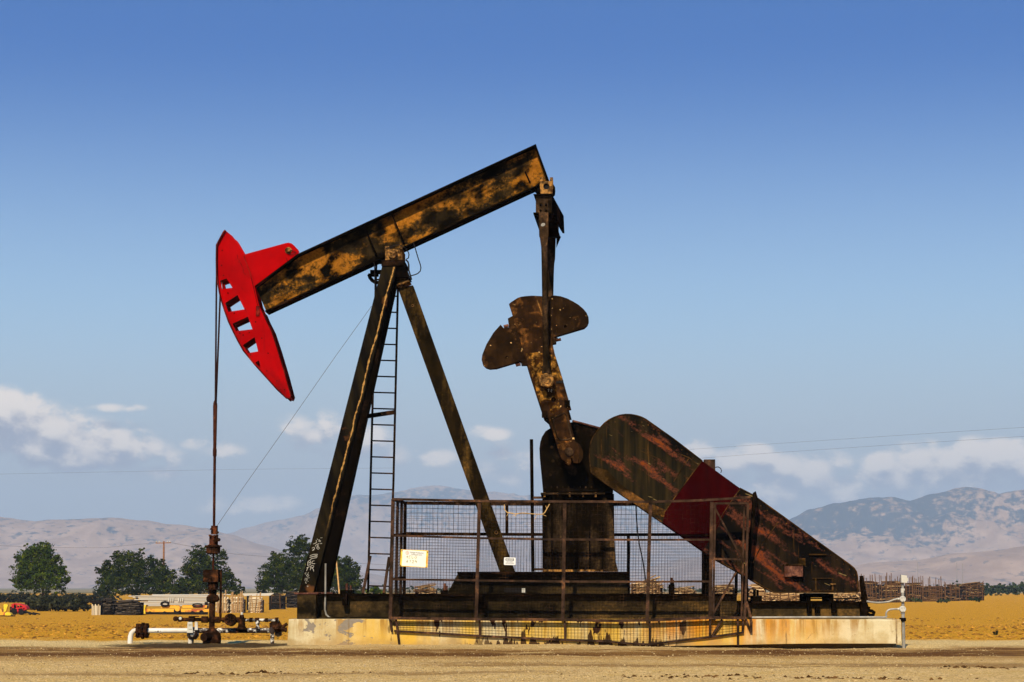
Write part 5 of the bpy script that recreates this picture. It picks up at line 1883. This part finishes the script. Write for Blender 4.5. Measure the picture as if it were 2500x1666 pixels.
part('flexible_hose', MB().tube([at(*zr(*p), EY) for p in ((910, 600), (870, 600), (815, 603), (785, 618), (770, 645), (768, 675), (778, 690))], .017, 8), M['galv'], EP)
part('pad_conduit', MB().tube([at(2164, 1507.5, EY), at(2000, 1507.5, EY), at(1832, 1508, EY)], .018, 8), M['galv'], EP)


# ------------------------------------------------------------------ trees and brush
def leaf_quad(mb, r_, p, out, size):
    nrm = (out + V((r_.uniform(-1, 1), r_.uniform(-1, 1), r_.uniform(-.6, 1))) * .75).normalized()
    u = nrm.orthogonal().normalized()
    a = r_.random() * 2 * pi
    v_ = nrm.cross(u)
    u, v_ = u * cos(a) + v_ * sin(a), v_ * cos(a) - u * sin(a)
    s = size * r_.uniform(.6, 1.35)
    k1, k2 = s * r_.uniform(.4, .75), s
    mb.add([p - v_ * k2, p + u * k1 + nrm * s * .15, p + v_ * k2, p - u * k1 + nrm * s * .1], [(0, 1, 2, 3)])


def rdir(r_):
    while True:
        d = V((r_.gauss(0, 1), r_.gauss(0, 1), r_.gauss(0, 1)))
        if d.length > .1:
            return d.normalized()


def leaf_cloud(mb, r_, n, c_, rad, size, shell=.55, gap=.0, seed=0, per=16):
    """n leaves in clumps spread through an uneven ellipsoid"""
    c_ = V(c_)
    m = max(1, n // per)
    cr = .30 * min(rad)
    for _ in range(m):
        d = rdir(r_)
        t = (shell + (1 - shell) * r_.random()) if r_.random() < .75 else r_.random() ** .6
        wv = 1 + .34 * noise.noise(V((d.x * 2.2 + seed, d.y * 2.2, d.z * 2.2))) + .24 * noise.noise(V((d.x * 6 + seed, d.y * 6, d.z * 6)))
        k0 = c_ + V((d.x * rad[0] * t * wv, d.y * rad[1] * t * wv, d.z * rad[2] * t * wv))
        cs_ = cr * r_.uniform(.55, 1.25)
        for _ in range(per):
            e = rdir(r_)
            if e.z < -.2 and r_.random() < .5:
                e.z = -e.z
            p = k0 + V((e.x * cs_ * 1.25, e.y * cs_, e.z * cs_ * .75)) * (r_.random() ** .5)
            leaf_quad(mb, r_, p, (e + d * .6).normalized(), size)


def tree(nm, label, cat, blobs, base, d, mat, n, size, seed, group=None, trunk=True):
    """blobs in photo pixels (cx, cy, rx, ry) at distance plane d; base: (px, py_ground)"""
    r_ = random.Random(seed)
    Y = CAM.y + d
    s = d / F
    b = at(base[0], base[1], Y)
    b.z = ground_z(b.x, Y)
    T = thing(nm, label, cat, b, group)
    mb = MB()
    if trunk:
        extra = []
        for cx_, cy_, rx, ry in blobs:
            for _ in range(2):
                t = r_.uniform(-.25, 1.25) * pi
                f_ = r_.uniform(.18, .36)
                extra.append((cx_ + rx * .95 * cos(t), min(cy_ - ry * .95 * sin(t), base[1] - 14), max(4, rx * f_), max(4, ry * f_)))
        blobs = list(blobs) + extra
    area = sum(rx * ry for _, _, rx, ry in blobs)
    cs = []
    for i, (cx_, cy_, rx, ry) in enumerate(blobs):
        c_ = at(cx_, cy_, Y)
        c_.y += r_.uniform(-.5, .5) * rx * s
        cs.append((c_, rx * s))
        leaf_cloud(mb, r_, int(n * rx * ry / area), c_, (rx * s, rx * s * .9, ry * s), size, .5, 0, seed + i * 3.7)
    part('crown', mb, mat, T, smooth=0, recalc=False)
    if trunk:
        mb = MB()
        top_ = sum((c_ for c_, _ in cs), V()) / len(cs)
        th = max(.1, (top_ - b).length * .035)
        mid = b.lerp(top_, .35) + V((r_.uniform(-.2, .2), 0, 0))
        mb.tube([b + V((0, 0, -.2)), mid, top_], [th * 1.4, th, th * .5], 8)
        for c_, rr in cs[:7]:
            mb.tube([mid, mid.lerp(c_, .5) + V((0, 0, .15)), c_ + V((0, 0, rr * .2))], [th * .6, th * .4, th * .15], 6)
        part('trunk', mb, M['bark'], T)
    return T


GT = 'trees in front of the hills'
tree('shade_tree', 'round bright green tree standing alone at the far left', 'tree',
     [(95, 1375, 45, 42), (70, 1395, 38, 36), (120, 1385, 32, 38), (85, 1345, 28, 18), (112, 1345, 24, 20), (60, 1368, 26, 26), (100, 1420, 60, 30), (55, 1425, 28, 18), (148, 1420, 24, 30), (150, 1395, 14, 16), (75, 1350, 14, 12), (165, 1418, 9, 12)],
     (105, 1470), 235, M['leaf'], 20000, .12, 3, GT)
tree('broad_tree', 'broad dark tree left of the utility pole', 'tree',
     [(310, 1385, 50, 36), (275, 1405, 38, 32), (350, 1395, 44, 36), (385, 1410, 40, 36), (300, 1430, 62, 28), (380, 1435, 50, 24), (325, 1358, 22, 14), (262, 1425, 24, 26), (292, 1365, 20, 16), (372, 1372, 14, 14), (395, 1376, 10, 12), (345, 1352, 8, 16), (412, 1420, 24, 30), (255, 1445, 20, 14)],
     (335, 1472), 245, M['leaf2'], 25000, .12, 5, GT)
tree('walnut_tree', 'bushy tree right behind the wellhead', 'tree',
     [(485, 1385, 36, 34), (465, 1405, 30, 32), (510, 1375, 24, 30), (525, 1410, 34, 30), (490, 1425, 52, 28), (455, 1432, 34, 24), (550, 1425, 30, 24), (480, 1352, 20, 18), (540, 1362, 18, 22), (575, 1440, 20, 16), (555, 1400, 14, 14), (500, 1345, 10, 10), (582, 1420, 8, 8), (430, 1440, 30, 18)],
     (505, 1472), 240, M['leaf2'], 22000, .12, 8, GT)
tree('leaning_tree', 'dark tree with a high leafy lobe left of the front leg', 'tree',
     [(725, 1335, 34, 24), (745, 1350, 24, 34), (690, 1375, 34, 24), (665, 1400, 30, 30), (720, 1400, 50, 40), (650, 1425, 28, 24), (700, 1435, 60, 20), (755, 1410, 30, 36), (668, 1362, 14, 14), (640, 1440, 16, 14), (780, 1420, 20, 28)],
     (715, 1472), 240, M['leaf2'], 22000, .12, 11, GT)
tree('small_tree', 'small round tree right of the front leg, seen past the conduit', 'tree',
     [(840, 1385, 22, 24), (820, 1400, 28, 32), (855, 1405, 26, 28), (835, 1430, 44, 20), (870, 1425, 16, 18), (848, 1368, 10, 10), (800, 1420, 20, 24)],
     (838, 1470), 240, M['leaf2'], 13000, .12, 14, GT)
tree('yucca_bush', 'spiky yellow green bush at the foot of the ladder', 'bush', [(921, 1440, 12, 9), (905, 1446, 14, 6), (940, 1447, 10, 5)], (921, 1456), 200, M['leaf'], 380, .22, 17, None, False)
tree('low_bush', 'low green bush right of the small round tree', 'bush', [(880, 1446, 18, 7), (862, 1447, 14, 6)], (872, 1458), 215, M['leaf2'], 420, .16, 19, None, False)
# dark brush row behind the machinery
tree('brush_heap', 'dark heap of cut brush under the lone tree', 'brush pile', [(110, 1475, 40, 18), (165, 1478, 32, 17), (200, 1482, 22, 12), (80, 1478, 24, 14), (185, 1470, 16, 12)], (140, 1494), 165, M['brush'], 6000, .12, 23, None, False)
mbv = MB()
r_ = random.Random(29)
for i in range(70):
    px = -40 + i * 4.6 + r_.uniform(-3, 3)
    a = at(px, 1462, CAM.y + 262)
    h_ = .62 + .30 * noise.noise(V((i * .21, 3, 0))) + .25 * r_.random()
    leaf_cloud(mbv, r_, 170, (a.x, a.y + r_.uniform(-2, 2), -.9 + h_ * .7), (.9, 1.0, h_), .15, .3)
setting('scrub', mbv.mesh('scrub', smooth=0, recalc=False), M['brush'], 'stuff')
mbv = MB()
for i in range(150):
    px = 2330 + (i % 50) * 6.0 + r_.uniform(-3, 3)
    d = 480 + (i // 50) * 10
    a = at(px, 1440, CAM.y + d)
    h_ = 2.6 + .8 * r_.random()
    leaf_cloud(mbv, r_, 90, (a.x, a.y, -.9 + h_ / 2), (1.0, 1.2, h_ / 2), .26, .4)
setting('orchard', mbv.mesh('orchard', smooth=0, recalc=False), M['orchard'], 'stuff')
mbv = MB()
for i in range(170):
    px = 900 + i * 8.4 + r_.uniform(-4, 4)
    a = at(px, 1440, CAM.y + 620 + r_.uniform(-10, 10))
    h_ = 2.0 + 1.2 * r_.random()
    leaf_cloud(mbv, r_, 40, (a.x, a.y, -.9 + h_ / 2), (1.5, 1.4, h_ / 2), .34, .4)
setting('far_hedge', mbv.mesh('far_hedge', smooth=0, recalc=False), M['orchard'], 'stuff')


# ------------------------------------------------------------------ stacks of vine stakes and poles in the yard
def stake_stack(nm, label, cat, px0, px1, pt, pb, mat, seed, n=90, n_up=0, group=None, ends=.25, up_px=(14, 36), depth=1.6, r=.035, umat='sticks', core=True, tilt=.04, lens=(.25, .75)):
    r_ = random.Random(seed)
    g = ground_hit((px0 + px1) / 2, pb)
    Y = g.y
    T = thing(nm, label, cat, (g.x, Y, ground_z(g.x, Y)), group)
    a, b = at(px0, pb, Y), at(px1, pt, Y)
    z0 = ground_z(g.x, Y)
    L, H = b.x - a.x, b.z - z0
    mb = MB()
    for i in range(n):
        z = z0 + H * (r_.random() ** .9)
        y = Y + r_.uniform(0, .35) * depth
        if r_.random() < ends:      # an end-on stick
            x = a.x + L * r_.random()
            mb.tube([(x, Y - .12 * r_.random(), z), (x + r_.uniform(-.1, .1), Y + .5, z + r_.uniform(-.05, .05))], r * r_.uniform(.8, 1.4), 5)
        else:
            l = L * r_.uniform(*lens)
            x = a.x + (L - l) * r_.random() + r_.uniform(-.06, .06) * L
            dz = l * r_.uniform(-tilt, tilt)
            mb.tube([(x, y, z), (x + l * .5, y - .02, z + dz * .5 + r_.uniform(-.02, .02)), (x + l, y + r_.uniform(-.1, .1), z + dz)], r * r_.uniform(.7, 1.3), 5)
    part('poles', mb, mat, T)
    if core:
        part('pile_core', MB().box(a.x + L * .03, b.x - L * .03, Y + .25, Y + depth, z0, z0 + H * .86), M['shadowwood'], T)  # near-black box standing in for the shade between the poles
    for i in range(n_up):
        x = a.x + L * (i + .5 + r_.uniform(-.35, .35)) / n_up
        s_ = Y / Y * (Y - CAM.y) / F
        hh_ = H + s_ * r_.uniform(*up_px)
        yy_ = Y - .06 - .1 * r_.random()
        part('upright_stake', MB().tube([(x + r_.uniform(-.12, .12), yy_, z0), (x + r_.uniform(-.14, .14), yy_ + .05, z0 + hh_)], r * r_.uniform(.7, 1.1), 5), M[umat], T)
    return T


GS = 'stake stacks in the yard'
# left yard
stake_stack('stake_stack', 'dark tall stack of stakes beside the pale slatted crate', 'timber stack', 247, 273, 1461, 1503, M['darksticks'], 1, 70, 0, GS)
stake_stack('stake_stack', 'long dark low stack of stakes left of the yellow implement', 'timber stack', 275, 342, 1466, 1503, M['darksticks'], 2, 150, 0, GS, tilt=.10)
stake_stack('stake_stack', 'pale square bundle of stakes just right of the wellhead', 'timber stack', 527, 557, 1459, 1497, M['palesticks'], 3, 170, 5, GS, .05, (8, 18), r=.05, tilt=.012, lens=(.8, 1.0), umat='logs')
stake_stack('stake_stack', 'pale square bundle of stakes, middle one of three', 'timber stack', 562, 593, 1459, 1497, M['palesticks'], 4, 170, 7, GS, .05, (6, 20), r=.05, tilt=.012, lens=(.8, 1.0), umat='logs')
stake_stack('stake_stack', 'pale square bundle of stakes nearest the front leg', 'timber stack', 607, 638, 1460, 1497, M['palesticks'], 5, 170, 5, GS, .05, (3, 16), r=.05, tilt=.012, lens=(.8, 1.0), umat='logs')
stake_stack('stake_stack', 'dark rectangular stack with a pale top board, left of front leg', 'timber stack', 655, 693, 1450, 1489, M['darksticks'], 6, 90, 2, GS, .3, (0, 6))
stake_stack('stake_stack', 'dark stack capped with light boards close to the front leg', 'timber stack', 697, 728, 1444, 1484, M['darksticks'], 7, 80, 0, GS, .3)
# behind the skid, seen over it
stake_stack('log_stack', 'pale log stack seen between gate and belt guard', 'log pile', 1826, 1872, 1428, 1499, M['logs'], 8, 130, 0, GS, .1, r=.055)
stake_stack('log_stack', 'jumbled log pile seen under the belt guard', 'log pile', 1862, 1965, 1447, 1499, M['logs'], 9, 260, 8, GS, .4, (-4, 6), r=.05, tilt=.3)
stake_stack('log_stack', 'fine cut log pile seen below the right end of the belt guard', 'log pile', 2020, 2105, 1448, 1490, M['logs'], 10, 260, 0, GS, .8, r=.05, tilt=.2)
stake_stack('log_stack', 'sloping heap of logs left of the gearbox base', 'log pile', 1010, 1066, 1432, 1496, M['logs'], 11, 130, 4, GS, .2, (-6, 4), tilt=.25)
stake_stack('log_stack', 'grey brush and log heap right of the gearbox base', 'log pile', 1540, 1620, 1424, 1496, M['logs'], 12, 320, 6, GS, .4, (-6, 6), tilt=.5, r=.04)
stake_stack('log_stack', 'low heap of yellow poles between the two right fence posts', 'log pile', 1640, 1700, 1436, 1494, M['logs'], 13, 160, 5, GS, .2, (-10, 6), tilt=.15)
stake_stack('log_stack', 'short stack of pale poles behind the gate', 'log pile', 1740, 1800, 1430, 1496, M['logs'], 16, 170, 5, GS, .2, (-10, 8), tilt=.15)
# right yard
stake_stack('stake_stack', 'large brown stack of poles just right of the belt guard', 'timber stack', 2094, 2150, 1420, 1473, M['sticks'], 20, 230, 8, GS, .35, (2, 22), 2.5, .055)
stake_stack('stake_stack', 'brown stack of long poles left of the meter box', 'timber stack', 2152, 2206, 1420, 1472, M['sticks'], 21, 230, 9, GS, .15, (2, 22), 2.5, .055)
stake_stack('stake_stack', 'brown stack with many upright stakes right of the meter box', 'timber stack', 2210, 2252, 1424, 1470, M['sticks'], 22, 150, 10, GS, .1, (4, 18), 2.5, .055)
stake_stack('stake_stack', 'low brown stack of long poles topped by a green tuft', 'timber stack', 2252, 2306, 1432, 1469, M['sticks'], 23, 165, 9, GS, .25, (4, 28), 2.5, .055)
stake_stack('stake_stack', 'brown pole stack second from the right end of the row', 'timber stack', 2308, 2344, 1428, 1468, M['sticks'], 24, 140, 5, GS, .2, (0, 6), 2.5, .055)
stake_stack('stake_stack', 'ragged brown pole stack ending the row beside the orchard', 'timber stack', 2348, 2404, 1426, 1467, M['sticks'], 25, 230, 4, GS, .4, (0, 8), 2.5, .055, tilt=.25)
for i, (px, py, lbl) in enumerate(((2232, 1465, 'green weed clump at the foot of the stakes by the meter box'), (2370, 1463, 'green weed clump in front of the last stack'), (2300, 1467, 'weed strip in front of the low brown stack'))):
    tree('weed_clump', lbl, 'weeds', [(px, py, 15, 5), (px + 14, py + 1, 12, 4)], (px, py + 4), 255, M['orchard'], 260, .16, 40 + i, 'weeds by the stacks', False)
tree('weed_clump', 'tiny dry weed at the field edge on the right', 'weeds', [(2428, 1549, 4, 6), (2433, 1545, 3, 5)], (2429, 1556), 45, M['brush'], 90, .035, 47, 'weeds by the stacks', False)

# slatted crate
g = ground_hit(234, 1503)
CR = thing('slatted_crate', 'pale slatted crate with a dark top at the left of the stacks', 'crate', g)
a, b = at(223, 1503, g.y), at(246, 1472, g.y)
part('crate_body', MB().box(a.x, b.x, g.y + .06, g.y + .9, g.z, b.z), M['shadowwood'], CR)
mb = MB()
for i in range(6):
    x = a.x + (b.x - a.x) * (i + .5) / 6
    mb.box(x - .035, x + .035, g.y, g.y + .05, g.z, b.z - .1 - .1 * (i % 2))
part('slats', mb, M['palesticks'], CR)
part('top_load', MB().box(a.x - .1, b.x + .1, g.y - .05, g.y + .9, b.z - .02, b.z + .16), M['shadowwood'], CR)

# irrigation pipe stack
g = ground_hit(420, 1494)
PS = thing('pipe_stack', 'long stack of pale irrigation pipes behind the yellow implement', 'pipe stack', g)
r_ = random.Random(50)
rows_ = [(1453.5, 372, 556), (1456, 318, 545), (1459, 330, 512), (1462, 345, 512), (1465, 320, 512), (1468, 350, 512), (1471, 330, 512), (1474, 340, 512), (1477, 345, 510), (1480, 350, 505)]
for row, (py, x0, x1) in enumerate(rows_):
    for j in range(3):
        y = g.y + .12 * j + .04 * row * 0
        x0_, x1_ = x0 + r_.uniform(-12, 12), x1 + r_.uniform(-8, 8)
        part('pipe', MB().tube([at(x0_, py + r_.uniform(-.6, .6), y), at(x1_, py - 1 + r_.uniform(-.6, .6), y)], .036, 8), M['alu'], PS)
parts('rack', MB().box(at(330, 1480, g.y).x, at(338, 1480, g.y).x, g.y - .1, g.y + .5, g.z, at(330, 1470, g.y).z).box(at(500, 1480, g.y).x, at(507, 1480, g.y).x, g.y - .1, g.y + .5, g.z, at(330, 1470, g.y).z), M['shadowwood'], PS)
mb = MB()
for px in (413, 418, 423, 437, 442, 447):
    mb.tube([at(px, 1460, g.y - .1), at(px - 1, 1469, g.y - .12)], .055, 8)
parts('coupler', mb, M['fitting'], PS)
g2_ = ground_hit(630, 1490)
PS2 = thing('pipe_stack', 'short run of white pipes lying on top behind the pale bundles', 'pipe stack', (g2_.x, g2_.y, g2_.z))
for j in range(5):
    part('pipe', MB().tube([at(592 + j, 1450.5 + j * 1.2, g2_.y + .5), at(668 - 2 * j, 1449.5 + j * 1.2, g2_.y + .5)], .034, 8), M['alu'], PS2)
parts('rack', MB().box(at(600, 1480, g2_.y).x, at(606, 1480, g2_.y).x, g2_.y + .4, g2_.y + .6, g2_.z, at(600, 1455, g2_.y).z).box(at(655, 1480, g2_.y).x, at(660, 1480, g2_.y).x, g2_.y + .4, g2_.y + .6, g2_.z, at(655, 1455, g2_.y).z), M['shadowwood'], PS2)

# yellow farm implement
g = ground_hit(428, 1501)
IM = thing('farm_implement', 'yellow and orange farm implement frame lying behind the wellhead', 'farm machine', g)
Yg = g.y
part('main_tube', MB().pbox(352, 1487, 512, 1494, Yg, Yg + .3), M['implement'], IM)
parts('upper_beam', MB().pbox(393, 1478, 430, 1485, Yg + .1, Yg + .3).pbox(445, 1478, 505, 1484.5, Yg + .1, Yg + .3), M['implement'], IM)
part('end_plate', MB().pprism([(349, 1478), (356, 1477), (354, 1487), (355, 1499), (348, 1498), (351, 1488)], Yg - .1, Yg + .4), M['yellow'], IM)
part('nose', MB().pprism([(341, 1486), (350, 1484), (350, 1492), (345, 1491)], Yg, Yg + .3), M['redmach'], IM)
part('hub', MB().lathe(at(433, 1486, Yg - .15), (0, 1, 0), [(0, .05), (.0, .2), (.25, .24), (.3, .2)], 14), M['implement'], IM)
mb = MB()
for px, rr in ((433, .26), (366, .12), (492, .16), (402, .12), (470, .13)):
    p = at(px, 1496, Yg)
    mb.cyl((p.x, Yg - .05, g.z + rr), (p.x, Yg + .2, g.z + rr), rr, 14)
parts('wheel', mb, M['rubber'], IM)
part('skid_bar', MB().pbox(352, 1495, 505, 1501, Yg + .05, Yg + .5), M['rubber'], IM)
parts('hose_coil', MB().tube([at(482 + 12 * cos(t), 1478 + 4 * sin(t), Yg) for t in [i * pi / 6 for i in range(13)]], .05, 6).tube([at(403 + 9 * cos(t), 1475 + 5 * sin(t), Yg) for t in [i * pi / 6 for i in range(13)]], .09, 6), M['rubber'], IM)

# red and yellow machines at the far left
g = ground_hit(45, 1502)
RM_ = thing('red_harvester', 'red farm machine frame parked at the far left edge', 'farm machine', g)
Yg = g.y
part('hood', MB().pprism([(27, 1476), (34, 1473), (50, 1474.5), (63, 1481), (66, 1487), (62, 1490), (60, 1486), (50, 1478), (34, 1476), (29, 1480)], Yg, Yg + .8), M['redmach'], RM_)
part('body', MB().pprism([(24, 1482), (34, 1479), (50, 1482), (58, 1489), (58, 1499), (24, 1499)], Yg + .1, Yg + .9), M['rubber'], RM_)
mb = MB()
for px, rr in ((34, .26), (52, .22)):
    p = at(px, 1496, Yg)
    mb.lathe((p.x, Yg - .1, g.z + rr), (0, 1, 0), [(0, rr * .5), (.02, rr * .9), (.08, rr), (.2, rr)], 16)
parts('wheel', mb, M['rubber'], RM_)
mb = MB()
for p_, q_ in (((27, 1480), (40, 1490)), ((40, 1475), (44, 1496)), ((50, 1477), (42, 1492)), ((58, 1482), (50, 1498)), ((30, 1494), (62, 1489)), ((26, 1488), (58, 1484)), ((34, 1474), (30, 1496))):
    mb.tube([at(*p_, Yg - .05), at(*q_, Yg - .02)], .035, 5)
parts('strut', mb, M['redmach'], RM_)
parts('tine', MB().tube([at(60, 1492, Yg), at(75, 1500, Yg - .2)], .06, 6).tube([at(66, 1495, Yg), at(88, 1501, Yg - .1)], .07, 6).tube([at(80, 1496, Yg), at(98, 1500, Yg)], .05, 6), M['rubber'], RM_)
g = ground_hit(14, 1505)
YM = thing('yellow_mower', 'yellow mower with a tall chute cut by the left edge of the picture', 'farm machine', g)
Yg = g.y - .6
part('chute', MB().pprism([(9, 1476), (17, 1474.5), (19, 1478), (14, 1493), (9, 1495)], Yg, Yg + .3), M['yellow'], YM)
part('deck', MB().pprism([(-6, 1488), (3, 1487), (5, 1495), (12, 1495), (14, 1502), (-6, 1503)], Yg, Yg + .6), M['implement'], YM)
part('cover', MB().pprism([(12, 1497), (16, 1495), (24, 1496.5), (27, 1501), (25, 1504), (12, 1504)], Yg - .1, Yg + .4), M['yellow'], YM)
part('blade', MB().pbox(-4, 1503, 33, 1506, Yg - .1, Yg + .4), M['rubber'], YM)

# ------------------------------------------------------------------ poles and wires
Yp = CAM.y + 300
b = at(399, 1470, Yp)
UP_ = thing('utility_pole', 'brown wooden utility pole with a crossarm among the left trees', 'utility pole', (b.x, Yp, -.9))
part('pole', MB().tube([(b.x, Yp, -1.0), at(400, 1321.5, Yp)], [.17, .12], 10), M['polewood'], UP_)
a0, a1 = at(380, 1326.5, Yp - .15), at(417, 1325.5, Yp - .15)
part('crossarm', MB().tube([a0, a1], .085, 4), M['polewood'], UP_)
mb = MB()
for px in (382, 389, 409, 415):
    p = at(px, 1325.5, Yp - .15)
    mb.lathe(p, (0, 0, 1), [(.05, .05), (.12, .09), (.2, .09), (.26, .04)], 8)
parts('insulator', mb, M['fitting'], UP_)
p = at(824.5, 1450, CAM.y + 150)
single('leaning_stake', MB().tube([at(829.5, 1460, p.y), at(820, 1358, p.y)], [.06, .05], 8), M['hotwood'], 'orange leaning wooden stake standing left of the small tree', 'stake', (at(829.5, 1460, p.y).x, p.y, at(829.5, 1460, p.y).z))
for i, (px, pt, lbl) in enumerate(((2240.5, 1372, 'faint white distant mast left of the other two on the right'), (2336, 1374, 'faint white distant mast, middle of three on the right'), (2350, 1376, 'faint white distant mast nearest the right edge'))):
    d = 1200
    Yp_ = CAM.y + d
    a, b = at(px, 1437, Yp_), at(px, pt, Yp_)
    single('distant_mast', MB().tube([(a.x, Yp_, -1.2), b], [.16, .11], 6), M['galv'], lbl, 'mast', (a.x, Yp_, -1.2), 'distant masts on the right')


def wire(pts, d0, d1, r, label):
    P_ = []
    n = 24
    for i in range(n + 1):
        t = i / n
        x = pts[0][0] + (pts[-1][0] - pts[0][0]) * t
        P_.append(at(x, interp(pts, x), CAM.y + d0 + (d1 - d0) * t))
    single('power_line', MB().tube(P_, r, 4), M['guy'], label, 'power line', P_[0], 'overhead power lines')


wire([(1560, 1106), (1900, 1083), (2200, 1063), (2620, 1036)], 420, 300, .020, 'upper thin overhead wire sloping across the right sky')
wire([(1560, 1130), (1900, 1105), (2200, 1085), (2620, 1058)], 420, 300, .020, 'lower thin overhead wire sloping across the right sky')
wire([(-60, 1159), (300, 1152), (600, 1146), (960, 1143)], 420, 470, .020, 'faint overhead wire crossing the left sky under the clouds')
wire([(-60, 1330), (100, 1337), (250, 1338), (384, 1325)], 290, 300, .022, 'sagging wire from the utility pole to the left edge')
wire([(415, 1325), (560, 1352), (760, 1368), (950, 1380)], 300, 360, .022, 'sagging wire from the utility pole towards the fence')

# ------------------------------------------------------------------ render settings
vs_ = sc.view_settings
vs_.view_transform, vs_.look, vs_.gamma, vs_.exposure = 'Standard', 'None', 1, .3
vs_.use_curve_mapping = False
sc.cycles.use_denoising = True
sc.cycles.max_bounces = 6
sc.cycles.transparent_max_bounces = 16
sc.cycles.volume_bounces = 0
